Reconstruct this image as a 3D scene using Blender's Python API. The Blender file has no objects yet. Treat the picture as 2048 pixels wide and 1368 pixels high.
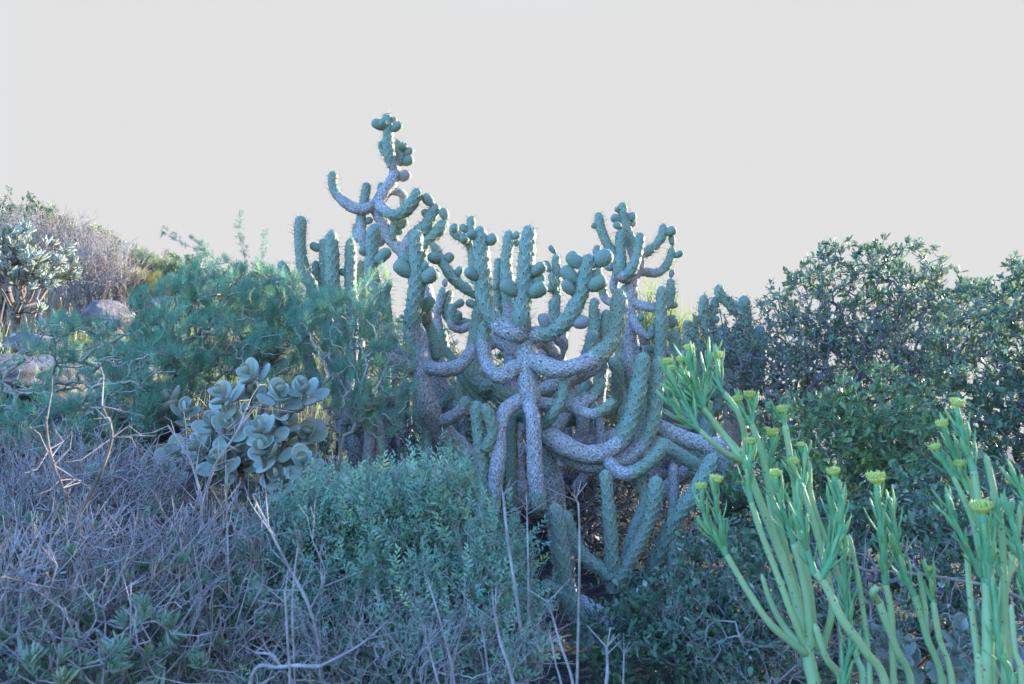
import bpy, math
import numpy as np
R = math.radians
rng = np.random.default_rng(11)
sc = bpy.context.scene
COL = sc.collection

# ------------------------------------------------------------------ camera
CAMZ, PITCH, F = 0.85, R(4.74), 1640.0
cam_d = bpy.data.cameras.new('camera'); cam = bpy.data.objects.new('camera', cam_d); COL.objects.link(cam)
cam.location = (0, 0, CAMZ); cam.rotation_euler = (R(90) + PITCH, 0, 0)
cam_d.sensor_width = 36; cam_d.lens = 36 * F / 2048; cam_d.clip_start = 0.05; cam_d.clip_end = 3000
cam_d.dof.use_dof = True; cam_d.dof.focus_distance = 3.4; cam_d.dof.aperture_fstop = 4.5
sc.camera = cam

# ------------------------------------------------------------------ sky and sun
SUN_AZ, SUN_EL = R(56), R(10.5)          # to the right of the view direction, behind the plants
w = bpy.data.worlds.new('World'); sc.world = w; w.use_nodes = True
nt = w.node_tree; nt.nodes.clear()
def N(t, tree=nt, **k):
    n = tree.nodes.new(t)
    for a, b in k.items(): setattr(n, a, b)
    return n
sky = N('ShaderNodeTexSky', sky_type='NISHITA', sun_disc=False, sun_elevation=SUN_EL, sun_rotation=SUN_AZ,
        air_density=1.0, dust_density=1.2, ozone_density=1.5)
tintn = N('ShaderNodeMix', data_type='RGBA', blend_type='MULTIPLY'); tintn.inputs[0].default_value = 1
tintn.inputs[7].default_value = (0.70, 1.10, 1.88, 1)
# pale haze low over the horizon on the sun's side, clear blue above it and away from the sun
HAZE = 0.785
hz = N('ShaderNodeMix', data_type='RGBA', blend_type='MIX'); hz.inputs[6].default_value = (HAZE, HAZE, HAZE, 1)
tcw = N('ShaderNodeTexCoord'); spx = N('ShaderNodeSeparateXYZ'); mr = N('ShaderNodeMapRange', interpolation_type='SMOOTHSTEP')
mr.inputs[1].default_value = 0.44; mr.inputs[2].default_value = 0.80
bg = N('ShaderNodeBackground'); bg.inputs[1].default_value = 0.15
wo = N('ShaderNodeOutputWorld')
nt.links.new(sky.outputs[0], tintn.inputs[6]); nt.links.new(tintn.outputs[2], hz.inputs[7])
nt.links.new(tcw.outputs['Generated'], spx.inputs[0]); nt.links.new(spx.outputs[2], mr.inputs[0]); 
vd = N('ShaderNodeVectorMath', operation='DOT_PRODUCT'); vd.inputs[1].default_value = (math.sin(SUN_AZ), math.cos(SUN_AZ), 0)
mr2 = N('ShaderNodeMapRange', interpolation_type='SMOOTHSTEP'); mr2.inputs[1].default_value = 0.06; mr2.inputs[2].default_value = -0.75
mx = N('ShaderNodeMath', operation='MAXIMUM')
nt.links.new(tcw.outputs['Generated'], vd.inputs[0]); nt.links.new(vd.outputs['Value'], mr2.inputs[0])
nt.links.new(mr.outputs[0], mx.inputs[0]); nt.links.new(mr2.outputs[0], mx.inputs[1]); nt.links.new(mx.outputs[0], hz.inputs[0])
nt.links.new(hz.outputs[2], bg.inputs[0]); nt.links.new(bg.outputs[0], wo.inputs[0])
sun_d = bpy.data.lights.new('sun', 'SUN'); sun_d.energy = 2.8; sun_d.angle = R(0.5); sun_d.color = (1, 0.96, 0.86)
sun = bpy.data.objects.new('sun', sun_d); COL.objects.link(sun)
sun.rotation_euler = (R(90) - SUN_EL, 0, math.pi - SUN_AZ)
vs = sc.view_settings; vs.view_transform = 'Standard'; vs.look = 'None'; vs.gamma = 1; vs.exposure = 2.70
vs.use_curve_mapping = False

# ------------------------------------------------------------------ helpers
SP, CP = math.sin(PITCH), math.cos(PITCH)
def ray(px, py):
    xn, yn = (px - 1024) / F, (684 - py) / F
    return np.array([xn, CP - yn * SP, SP + yn * CP])
def P(px, py, Y):
    d = ray(px, py); return np.array([0, 0, CAMZ]) + d * (Y / d[1])
def mpp(px, py, Y): return Y / ray(px, py)[1] / F
def nrm(v): return v / np.maximum(np.linalg.norm(v, axis=-1, keepdims=True), 1e-9)

def mesh(name, V, Q, uv=None, attrs=None, smooth=True):
    V = np.asarray(V, np.float32); Q = np.asarray(Q, np.int32)
    m = bpy.data.meshes.new(name)
    m.vertices.add(len(V)); m.vertices.foreach_set('co', V.ravel())
    k = Q.shape[1]
    m.loops.add(Q.size); m.loops.foreach_set('vertex_index', Q.ravel())
    m.polygons.add(len(Q)); m.polygons.foreach_set('loop_start', np.arange(0, Q.size, k, dtype=np.int32))
    if uv is not None:
        l = m.uv_layers.new(name='UVMap'); l.data.foreach_set('uv', np.asarray(uv, np.float32).ravel())
    for a, v in (attrs or {}).items():
        at = m.attributes.new(a, 'FLOAT', 'POINT'); at.data.foreach_set('value', np.asarray(v, np.float32))
    m.update(calc_edges=True)
    m.polygons.foreach_set('use_smooth', np.full(len(Q), smooth)); m.update()
    return m
def thing(name, label, cat, loc, group=None):
    o = bpy.data.objects.new(name, None); COL.objects.link(o); o.location = loc
    o.empty_display_size = 0.1
    o['label'] = label; o['category'] = cat
    if group: o['group'] = group
    return o
def obj(name, me, m, parent=None, stuff=False, loc=None, rot=None, scale=None):
    o = bpy.data.objects.new(name, me); COL.objects.link(o)
    if m is not None and not me.materials: me.materials.append(m)
    if parent is not None: o.parent = parent
    if loc is not None: o.location = loc
    if rot is not None: o.rotation_mode = 'QUATERNION'; o.rotation_quaternion = rot
    if scale is not None: o.scale = (scale,) * 3 if np.isscalar(scale) else scale
    if stuff: o['kind'] = 'stuff'
    return o
def tag(o, label, cat, group=None):
    o['label'] = label; o['category'] = cat
    if group: o['group'] = group
    return o
from mathutils import Matrix
def quat(axis, up):                    # rotation taking local Z to axis and local Y roughly to up
    z = nrm(np.asarray(axis, float)); x = np.cross(up, z)
    if np.linalg.norm(x) < 1e-4: x = np.cross([0.3, 1, 0.2], z)
    x = nrm(x); y = np.cross(z, x)
    return Matrix((tuple((x[0], y[0], z[0])), tuple((x[1], y[1], z[1])), tuple((x[2], y[2], z[2])))).to_quaternion()

def spline(pts, step):
    pts = np.asarray(pts, float)
    if len(pts) == 2: pts = np.array([pts[0], (pts[0] + pts[1]) / 2, pts[1]])
    p = np.vstack([2 * pts[0] - pts[1], pts, 2 * pts[-1] - pts[-2]])
    out = []
    for i in range(1, len(p) - 2):
        t = np.linspace(0, 1, 24, endpoint=False)[:, None]
        a, b, c, d = p[i - 1], p[i], p[i + 1], p[i + 2]
        out.append(0.5 * (2 * b + (c - a) * t + (2 * a - 5 * b + 4 * c - d) * t ** 2 + (3 * b - a - 3 * c + d) * t ** 3))
    out = np.vstack(out + [pts[-1:]])
    s = np.concatenate([[0], np.cumsum(np.linalg.norm(np.diff(out, axis=0), axis=1))])
    n = max(4, int(s[-1] / step))
    q = np.linspace(0, s[-1], n + 1)
    return np.stack([np.interp(q, s, out[:, k]) for k in range(3)], 1), q
def frames(c):
    T = nrm(np.gradient(c, axis=0)); n = len(c)
    a = np.cross(T[0], [0.0, 1.0, 0.1]); U = np.zeros_like(c); U[0] = nrm(a)
    for i in range(1, n):
        v = U[i - 1] - T[i] * np.dot(U[i - 1], T[i]); U[i] = nrm(v)
    return T, U, np.cross(T, U)
def grid_faces(n, k, uvals, vvals):
    i, j = np.meshgrid(np.arange(n - 1), np.arange(k), indexing='ij')
    i, j = i.ravel(), j.ravel(); jn = (j + 1) % k
    Q = np.stack([i * k + j, i * k + jn, (i + 1) * k + jn, (i + 1) * k + j], 1)
    u0, u1 = uvals * j / k, uvals * (j + 1) / k
    uv = np.stack([np.stack([u0, vvals[i]], 1), np.stack([u1, vvals[i]], 1), np.stack([u1, vvals[i + 1]], 1), np.stack([u0, vvals[i + 1]], 1)], 1)
    return Q, uv
def tube(pts, radii, k=8, step=0.01):
    c, s = spline(pts, step); r = np.interp(np.linspace(0, 1, len(c)), np.linspace(0, 1, len(radii)), radii)
    T, U, W = frames(c); a = np.arange(k) * 2 * np.pi / k
    V = c[:, None] + r[:, None, None] * (np.cos(a)[None, :, None] * U[:, None] + np.sin(a)[None, :, None] * W[:, None])
    Q, uv = grid_faces(len(c), k, 1.0, s)
    return V.reshape(-1, 3), Q, uv
def segs(A, B, ra, rb, k=4):           # many separate tapered twig pieces as one mesh
    A, B = np.asarray(A), np.asarray(B); T = nrm(B - A)
    h = np.where(np.abs(T[:, 2:]) > 0.9, np.array([[1.0, 0, 0]]), np.array([[0, 0, 1.0]]))
    U = nrm(np.cross(T, h)); W = np.cross(T, U); a = np.arange(k) * 2 * np.pi / k
    off = np.cos(a)[None, :, None] * U[:, None] + np.sin(a)[None, :, None] * W[:, None]
    V = np.concatenate([A[:, None] + off * np.asarray(ra)[:, None, None], B[:, None] + off * np.asarray(rb)[:, None, None]], 1)
    j = np.arange(k); q = np.stack([j, (j + 1) % k, (j + 1) % k + k, j + k], 1)
    Q = (np.arange(len(A)) * 2 * k)[:, None, None] + q[None]
    return V.reshape(-1, 3), Q.reshape(-1, 4)
def scatter(templates, pos, axis, scale, tint=None, roll=None):
    """copies of small leaf templates (local Z = leaf axis, local Y = upper face) as one vertex/face array"""
    n = len(pos); pick = rng.integers(0, len(templates), n)
    z = nrm(axis); up = np.tile([0, 0, 1.0], (n, 1)) + rng.normal(0, 0.45 if roll is None else roll, (n, 3))
    x = nrm(np.cross(up, z)); y = np.cross(z, x)
    scale = np.broadcast_to(scale, (n,)); tint = rng.random(n) if tint is None else tint
    Vs, Qs, Ts, o = [], [], [], 0
    for t, (tv, tq) in enumerate(templates):
        m = pick == t
        if not m.any(): continue
        v = (tv[None, :, 0:1] * x[m][:, None] + tv[None, :, 1:2] * y[m][:, None] + tv[None, :, 2:3] * z[m][:, None]) * scale[m][:, None, None] + pos[m][:, None]
        k = m.sum(); Vs.append(v.reshape(-1, 3)); Qs.append(((np.arange(k) * len(tv))[:, None, None] + tq[None]).reshape(-1, 4) + o)
        Ts.append(np.repeat(tint[m], len(tv))); o += k * len(tv)
    return np.vstack(Vs), np.vstack(Qs), np.concatenate(Ts)

# ------------------------------------------------------------------ materials
MATS = {}
def newmat(name):
    m = bpy.data.materials.new(name); m.use_nodes = True; t = m.node_tree; t.nodes.clear()
    out = t.nodes.new('ShaderNodeOutputMaterial'); p = t.nodes.new('ShaderNodeBsdfPrincipled')
    t.links.new(p.outputs[0], out.inputs[0]); MATS[name] = m
    return m, t, p, out
def mix(t, a, b, f, blend='MIX'):
    n = t.nodes.new('ShaderNodeMix'); n.data_type = 'RGBA'; n.blend_type = blend
    for s, v in ((0, f), (6, a), (7, b)):
        if isinstance(v, (tuple, list)): n.inputs[s].default_value = (*v[:3], 1)
        elif isinstance(v, (int, float)): n.inputs[s].default_value = v
        else: t.links.new(v, n.inputs[s])
    return n.outputs[2]
def mth(t, op, a, b=None, c=None, clamp=False):
    n = t.nodes.new('ShaderNodeMath'); n.operation = op; n.use_clamp = clamp
    for i, v in enumerate((a, b, c)):
        if v is None: continue
        if isinstance(v, (int, float)): n.inputs[i].default_value = v
        else: t.links.new(v, n.inputs[i])
    return n.outputs[0]
def noise(t, scale, detail=4, rough=0.6, vec=None):
    n = t.nodes.new('ShaderNodeTexNoise'); n.inputs['Scale'].default_value = scale
    n.inputs['Detail'].default_value = detail; n.inputs['Roughness'].default_value = rough
    if vec is None:
        g = t.nodes.new('ShaderNodeTexCoord'); vec = g.outputs['Object']
    t.links.new(vec, n.inputs['Vector']); return n.outputs['Fac']
def ramp(t, f, a, b):                  # smooth step from a to b
    n = t.nodes.new('ShaderNodeMapRange'); n.interpolation_type = 'SMOOTHSTEP'
    n.inputs[1].default_value = a; n.inputs[2].default_value = b; t.links.new(f, n.inputs[0]); return n.outputs[0]
def attr(t, name):
    n = t.nodes.new('ShaderNodeAttribute'); n.attribute_name = name; return n.outputs['Fac']
def bump(t, p, h, s, d=0.004):
    n = t.nodes.new('ShaderNodeBump'); n.inputs['Strength'].default_value = s; n.inputs['Distance'].default_value = d
    t.links.new(h, n.inputs['Height']); t.links.new(n.outputs[0], p.inputs['Normal'])

def leafmat(name, c1, c2, c3=None, trans=0.25, rough=0.5, use_tint=True):
    m, t, p, out = newmat(name)
    if use_tint: f = attr(t, 'tint')
    else:
        oi = t.nodes.new('ShaderNodeObjectInfo'); f = oi.outputs['Random']
    c = mix(t, c1, c2, f)
    if c3: c = mix(t, c, c3, ramp(t, f, 0.86, 0.97))
    nz = noise(t, 9, 3); c = mix(t, c, (0.45, 0.42, 0.40), mth(t, 'MULTIPLY', ramp(t, nz, 0.5, 0.75), 0.45), 'MULTIPLY')
    t.links.new(c, p.inputs['Base Color']); p.inputs['Roughness'].default_value = rough
    p.inputs['Specular IOR Level'].default_value = 0.35
    if trans:
        tr = t.nodes.new('ShaderNodeBsdfTranslucent'); t.links.new(c, tr.inputs[0])
        ms = t.nodes.new('ShaderNodeMixShader'); ms.inputs[0].default_value = trans
        t.links.new(p.outputs[0], ms.inputs[1]); t.links.new(tr.outputs[0], ms.inputs[2]); t.links.new(ms.outputs[0], out.inputs[0])
    return m
def twigmat(name, c1, c2, sc_=14):
    m, t, p, out = newmat(name)
    c = mix(t, c1, c2, ramp(t, noise(t, sc_, 5), 0.35, 0.68))
    if name == 'twig_grey': c = mix(t, c, (0.27, 0.185, 0.125), mth(t, 'MULTIPLY', ramp(t, noise(t, 5, 4, 0.7), 0.5, 0.66), 0.8))
    f = noise(t, 160, 3); c = mix(t, c, (0.45, 0.42, 0.4), mth(t, 'MULTIPLY', ramp(t, f, 0.5, 0.8), 0.6), 'MULTIPLY')
    t.links.new(c, p.inputs['Base Color']); p.inputs['Roughness'].default_value = 0.85; p.inputs['Specular IOR Level'].default_value = 0.2
    return m

def cactusmat():
    m, t, p, out = newmat('cactus_skin')
    uvn = t.nodes.new('ShaderNodeUVMap'); uvn.uv_map = 'UVMap'
    sep = t.nodes.new('ShaderNodeSeparateXYZ'); t.links.new(uvn.outputs[0], sep.inputs[0])
    a, b = sep.outputs[0], sep.outputs[1]
    wob = mth(t, 'MULTIPLY', mth(t, 'SUBTRACT', noise(t, 45, 2), 0.5), 0.28)
    s = mth(t, 'ADD', mth(t, 'ADD', a, b), wob); q = mth(t, 'SUBTRACT', mth(t, 'SUBTRACT', a, b), wob)
    ds = mth(t, 'SUBTRACT', s, mth(t, 'ROUND', s)); dq = mth(t, 'SUBTRACT', q, mth(t, 'ROUND', q))
    rad = mth(t, 'SQRT', mth(t, 'ADD', mth(t, 'MULTIPLY', ds, ds), mth(t, 'MULTIPLY', dq, dq)))
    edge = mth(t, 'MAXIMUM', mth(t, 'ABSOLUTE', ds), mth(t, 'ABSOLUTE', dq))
    dot = mth(t, 'SUBTRACT', 1.0, ramp(t, rad, 0.10, 0.17))
    halo = mth(t, 'SUBTRACT', 1.0, ramp(t, rad, 0.16, 0.26))
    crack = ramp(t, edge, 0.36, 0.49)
    oi = t.nodes.new('ShaderNodeObjectInfo'); rnd = oi.outputs['Random']
    n1 = noise(t, 11, 5); n2 = noise(t, 70, 5, 0.7)
    green = mix(t, (0.175, 0.250, 0.175), (0.280, 0.345, 0.250), n1)
    green = mix(t, green, (0.27, 0.32, 0.18), mth(t, 'MULTIPLY', rnd, 0.35))
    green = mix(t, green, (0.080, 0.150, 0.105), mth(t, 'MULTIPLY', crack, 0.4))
    green = mix(t, green, (0.44, 0.47, 0.38), mth(t, 'MULTIPLY', halo, 0.45))
    green = mix(t, green, (0.05, 0.045, 0.04), dot)
    # cork: pale flaking plates, dark fissures, green left in patches
    plate = mix(t, (0.36, 0.33, 0.30), (0.57, 0.53, 0.49), ramp(t, n2, 0.3, 0.68))
    plate = mix(t, plate, (0.25, 0.20, 0.15), ramp(t, noise(t, 22, 4), 0.55, 0.78))
    vo = t.nodes.new('ShaderNodeTexVoronoi'); vo.feature = 'DISTANCE_TO_EDGE'; vo.inputs['Scale'].default_value = 60
    tc = t.nodes.new('ShaderNodeTexCoord'); t.links.new(tc.outputs['Object'], vo.inputs['Vector'])
    fis = mth(t, 'SUBTRACT', 1.0, ramp(t, vo.outputs['Distance'], 0.02, 0.10))
    crk = mth(t, 'MAXIMUM', mth(t, 'MULTIPLY', ramp(t, edge, 0.43, 0.50), 0.6), mth(t, 'MULTIPLY', fis, 0.55))
    plate = mix(t, plate, (0.10, 0.08, 0.07), crk)
    plate = mix(t, plate, (0.035, 0.03, 0.028), mth(t, 'MULTIPLY', mth(t, 'SUBTRACT', 1.0, ramp(t, rad, 0.08, 0.15)), 0.85))
    bk = mth(t, 'ADD', attr(t, 'bark'), mth(t, 'MULTIPLY', mth(t, 'SUBTRACT', n1, 0.5), 0.9))
    bk = mth(t, 'ADD', bk, mth(t, 'MULTIPLY', mth(t, 'SUBTRACT', n2, 0.5), 0.7))
    bk = ramp(t, bk, 0.42, 0.6)
    scar = mth(t, 'MULTIPLY', mth(t, 'SUBTRACT', 1.0, bk), ramp(t, noise(t, 28, 5), 0.66, 0.74))
    c = mix(t, mix(t, green, (0.33, 0.28, 0.16), mth(t, 'MULTIPLY', scar, 0.8)), plate, bk)
    t.links.new(c, p.inputs['Base Color']); p.inputs['Roughness'].default_value = 0.62
    p.inputs['Specular IOR Level'].default_value = 0.3
    h = mth(t, 'SUBTRACT', mth(t, 'MULTIPLY', n2, 0.5), mth(t, 'MULTIPLY', crk, bk))
    bump(t, p, mth(t, 'SUBTRACT', h, mth(t, 'MULTIPLY', dot, 0.7)), 0.6, 0.004)
    return m
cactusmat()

leafmat('leaf_bush', (0.115, 0.19, 0.105), (0.25, 0.34, 0.18), (0.384, 0.352, 0.128), 0.30, 0.42)
leafmat('leaf_shrub', (0.120, 0.208, 0.088), (0.264, 0.352, 0.120), (0.480, 0.432, 0.128), 0.28, 0.45)
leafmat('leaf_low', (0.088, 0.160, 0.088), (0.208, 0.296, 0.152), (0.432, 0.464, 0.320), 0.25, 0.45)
leafmat('leaf_teal', (0.165, 0.285, 0.175), (0.36, 0.52, 0.335), (0.44, 0.56, 0.24), 0.25, 0.55)
leafmat('leaf_finger', (0.168, 0.272, 0.160), (0.336, 0.448, 0.288), (0.36, 0.42, 0.21), 0.12, 0.55)
leafmat('needle', (0.15, 0.32, 0.205), (0.30, 0.50, 0.29), (0.54, 0.64, 0.22), 0.40, 0.5)
leafmat('grass', (0.224, 0.320, 0.096), (0.480, 0.528, 0.176), (0.672, 0.576, 0.288), 0.3, 0.6)
leafmat('straw', (0.330, 0.286, 0.220), (0.528, 0.473, 0.396), None, 0.2, 0.7)
leafmat('hill_green', (0.144, 0.208, 0.112), (0.320, 0.384, 0.192), (0.528, 0.480, 0.160), 0.25, 0.6)
leafmat('hill_pale', (0.32, 0.37, 0.29), (0.52, 0.55, 0.44), (0.462, 0.418, 0.220), 0.15, 0.6)
leafmat('hill_yellow', (0.30, 0.29, 0.10), (0.46, 0.40, 0.13), None, 0.3, 0.6)
leafmat('euphorbia_leaf', (0.220, 0.308, 0.066), (0.418, 0.462, 0.099), None, 0.4, 0.5)
leafmat('spine', (0.396, 0.330, 0.187), (0.638, 0.572, 0.396), None, 0.3, 0.5)
twigmat('twig_grey', (0.25, 0.21, 0.185), (0.50, 0.44, 0.405))
twigmat('twig_brown', (0.13, 0.095, 0.075), (0.27, 0.20, 0.155))
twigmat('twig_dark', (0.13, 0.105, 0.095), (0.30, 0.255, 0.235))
twigmat('twig_pale', (0.34, 0.31, 0.22), (0.47, 0.42, 0.33))
twigmat('twig_green', (0.16, 0.20, 0.12), (0.27, 0.27, 0.18))

def rockmat():
    m, t, p, out = newmat('rock')
    c = mix(t, (0.12, 0.09, 0.078), (0.25, 0.205, 0.185), ramp(t, noise(t, 5, 8, 0.65), 0.35, 0.65))
    c = mix(t, c, (0.45, 0.44, 0.40), ramp(t, noise(t, 14, 6), 0.6, 0.68)); c = mix(t, c, (0.07, 0.06, 0.055), ramp(t, noise(t, 9, 6), 0.62, 0.72))
    t.links.new(c, p.inputs['Base Color']); p.inputs['Roughness'].default_value = 0.9
    bump(t, p, noise(t, 30, 8, 0.7), 0.8, 0.02)
rockmat()
def soilmat():
    m, t, p, out = newmat('soil')
    c = mix(t, (0.035, 0.027, 0.023), (0.085, 0.066, 0.054), ramp(t, noise(t, 6, 8, 0.7), 0.35, 0.68))
    c = mix(t, c, (0.10, 0.115, 0.05), mth(t, 'MULTIPLY', ramp(t, noise(t, 1.6, 5), 0.45, 0.65), 0.8))
    t.links.new(c, p.inputs['Base Color']); p.inputs['Roughness'].default_value = 0.95
    bump(t, p, noise(t, 60, 6, 0.75), 1.0, 0.03)
soilmat()
def succmat(name, c1, c2, edgec, spots=0.0, objrand=True):
    m, t, p, out = newmat(name)
    oi = t.nodes.new('ShaderNodeObjectInfo'); n1 = noise(t, 8, 4)
    f = mth(t, 'ADD', mth(t, 'MULTIPLY', oi.outputs['Random'], 0.6), mth(t, 'MULTIPLY', n1, 0.5), clamp=True)
    c = mix(t, c1, c2, f)
    if edgec: c = mix(t, c, edgec, mth(t, 'MULTIPLY', attr(t, 'rim'), 0.7))
    if spots:
        vo = t.nodes.new('ShaderNodeTexVoronoi'); vo.inputs['Scale'].default_value = spots
        tc = t.nodes.new('ShaderNodeTexCoord'); t.links.new(tc.outputs['Object'], vo.inputs['Vector'])
        c = mix(t, c, (0.14, 0.10, 0.06), mth(t, 'MULTIPLY', mth(t, 'SUBTRACT', 1.0, ramp(t, vo.outputs['Distance'], 0.10, 0.17)), 0.9))
    c = mix(t, c, (0.5, 0.45, 0.4), mth(t, 'MULTIPLY', ramp(t, noise(t, 40, 5), 0.6, 0.75), 0.4), 'MULTIPLY')
    t.links.new(c, p.inputs['Base Color']); p.inputs['Roughness'].default_value = 0.62
    p.inputs['Subsurface Weight'].default_value = 0.0
    p.inputs['Specular IOR Level'].default_value = 0.35
    bump(t, p, noise(t, 90, 4), 0.15, 0.003)
    return m
succmat('cotyledon_leaf', (0.30, 0.39, 0.29), (0.43, 0.49, 0.37), (0.46, 0.37, 0.30))
succmat('senecio_stem', (0.25, 0.40, 0.165), (0.40, 0.50, 0.21), None, spots=55)
succmat('senecio_shoot', (0.10, 0.30, 0.125), (0.19, 0.40, 0.165), None)
succmat('senecio_leaf', (0.13, 0.32, 0.125), (0.27, 0.46, 0.165), (0.45, 0.5, 0.18))
succmat('flower', (0.46, 0.52, 0.10), (0.66, 0.64, 0.16), None)

# ------------------------------------------------------------------ ground
CP_ = np.array([(-3,0,.25),(0,0,-.2),(3,0,-.4),(0,2,-.12),(-1.3,2,.0),(-2.5,2.2,.25),(1.5,2,-.25),(0,3.6,0),(-1,3.6,.12),(-2,3.6,.5),(-3,5,1.05),(-4,6,1.35),(-2,6,1.05),
 (1.5,3.6,-.05),(3,4,-.2),(5,5,-.6),(0,6,.5),(2,6,.1),(0,8,.8),(-3,8,1.55),(-6,8,2.3),(-7.5,12,3.1),(-4.4,12,2.25),(-2.4,12,1.75),(0,12,1.15),(3,12,.2),(6,12,-1.2),(10,9,-2),
 (-12,12,4.2),(-10,4,2.2),(-10,0,1.6),(10,0,-1.4),(0,-8,-.5),(0,25,-1.5),(-15,25,4),(15,25,-6),(30,10,-6),(-30,15,7),(0,60,-9),(60,60,-16),(-60,60,0),(0,-60,-4),(60,-40,-9),(-60,-40,3),(0,400,-30),(400,300,-34),(-400,300,-26),(400,-300,-34),(-400,-300,-26)], float)
def gz(x, y):
    x, y = np.asarray(x, float), np.asarray(y, float); sh = x.shape; x, y = x.ravel(), y.ravel()
    d2 = (x[:, None] - CP_[None, :, 0]) ** 2 + (y[:, None] - CP_[None, :, 1]) ** 2 + 0.15
    ww = d2 ** -1.6; z = (ww * CP_[None, :, 2]).sum(1) / ww.sum(1)
    z += 0.05 * np.sin(x * 1.7 + 1.1 * np.sin(y * 1.3)) + 0.03 * np.sin(y * 3.1 + x * 2.2)
    return z.reshape(sh)
g = np.concatenate([-np.geomspace(600, 12, 16), np.linspace(-11, 11, 111), np.geomspace(12, 600, 16)])
gx, gy = np.meshgrid(g, g + 5, indexing='ij'); n = len(g)
V = np.stack([gx, gy, gz(gx, gy)], -1).reshape(-1, 3)
i, j = np.meshgrid(np.arange(n - 1), np.arange(n - 1), indexing='ij'); i, j = i.ravel(), j.ravel()
Q = np.stack([i * n + j, (i + 1) * n + j, (i + 1) * n + j + 1, i * n + j + 1], 1)
o = obj('ground', mesh('ground', V, Q), MATS['soil']); o['kind'] = 'structure'

# ------------------------------------------------------------------ cacti
def diamond(a, b): return (np.cos(np.pi * (a + b)) * np.cos(np.pi * (a - b))) ** 2
ROW = 0.054
def cactus_stem(pts, r0, r1, bark, far=False):
    """a fleshy shoot with diamond tubercles; returns mesh arrays, its axis and spine roots"""
    L0 = 0.012 if far else 0.0085
    c, s = spline(pts, L0); L = s[-1]; n = len(c); rm = (r0 + r1) / 2
    kk = 6 if rm < 0.028 else (7 if rm < 0.045 else 8); ns = kk * 5
    tt = s / L; r = r0 + (r1 - r0) * tt
    r = r * (1 + 0.035 * np.sin(s * 23 + rng.random() * 6) + 0.03 * np.sin(s * 9 + rng.random() * 6))
    sp_ = rng.uniform(0.16, 0.30); ph_ = rng.random() * sp_
    r = r * (1 - 0.08 * np.exp(-(((s + ph_) % sp_ - sp_ / 2) / 0.014) ** 2) * (L > 0.25)) * (1 + 0.05 * np.sin(np.pi * 2 * (s + ph_) / sp_))
    e = min(1.9 * r1, L * 0.5); z = np.clip((s - (L - e)) / e, 0, 1); r = r * np.sqrt(np.maximum(1 - z ** 2.3, 0.0)) + 0.0006
    r = r * (0.80 + 0.20 * np.clip(s / (1.2 * r0), 0, 1) ** 0.7)
    T, U, W = frames(c); T = nrm(np.gradient(c, axis=0))
    c = c + U * (0.06 * rm * np.sin(s * 17 + rng.random() * 6))[:, None] + W * (0.06 * rm * np.sin(s * 13 + rng.random() * 6))[:, None]
    ang = np.arange(ns) * 2 * np.pi / ns; row = ROW * (0.82 + 0.25 * rng.random()) * (0.75 if rm < 0.03 else 1)
    a = kk * np.arange(ns) / ns; b = s / row
    bk = np.clip((bark - tt) * 7 + 0.5, 0, 1) if bark > 0 else np.zeros(n)
    if bark >= 1: bk = np.ones(n)
    wa = 0.11 * np.sin(b[:, None] * 1.9 + a[None] * 2 * np.pi / kk * 2 + rng.random() * 6) + 0.10 * np.sin(b[:, None] * 0.8 + a[None] * 2 * np.pi / kk * 3 + rng.random() * 6)
    h = diamond(a[None] + wa * 0.5, b[:, None] + wa) ** 0.5
    amp = ((0.30 if bark < 0.08 else 0.25) * (1 - bk) + 0.08 * bk)[:, None]
    rr = r[:, None] * (1 + amp * (h - 0.35)) + 0.002 * rng.normal(size=(n, ns)) * bk[:, None] * 0.6
    D = np.cos(ang)[None, :, None] * U[:, None] + np.sin(ang)[None, :, None] * W[:, None]
    V = c[:, None] + rr[..., None] * D
    Q, uv = grid_faces(n, ns, float(kk), b)
    wl = wa.ravel()[Q]; uv = uv + np.stack([wl * 0.5, wl], -1)
    sp = []                            # spine roots: lattice points (integer pairs and half-integer pairs)
    for half in (0, 0.5):
        bb = np.arange(half + (1 if half == 0 else 0), b[-1], 1.0); aa = np.arange(kk) + half
        for q in bb:
            ii = min(n - 1, int(round(q * row / L * (n - 1))))
            if bk[ii] > 0.9 and rng.random() < 0.85: continue
            for x in aa:
                jj = int(round(x * 5)) % ns
                sp.append((V[ii, jj], D[ii, jj], T[ii], rr[ii, jj]))
    return V.reshape(-1, 3), Q, uv, np.repeat(bk, ns), c, r, sp

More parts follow.
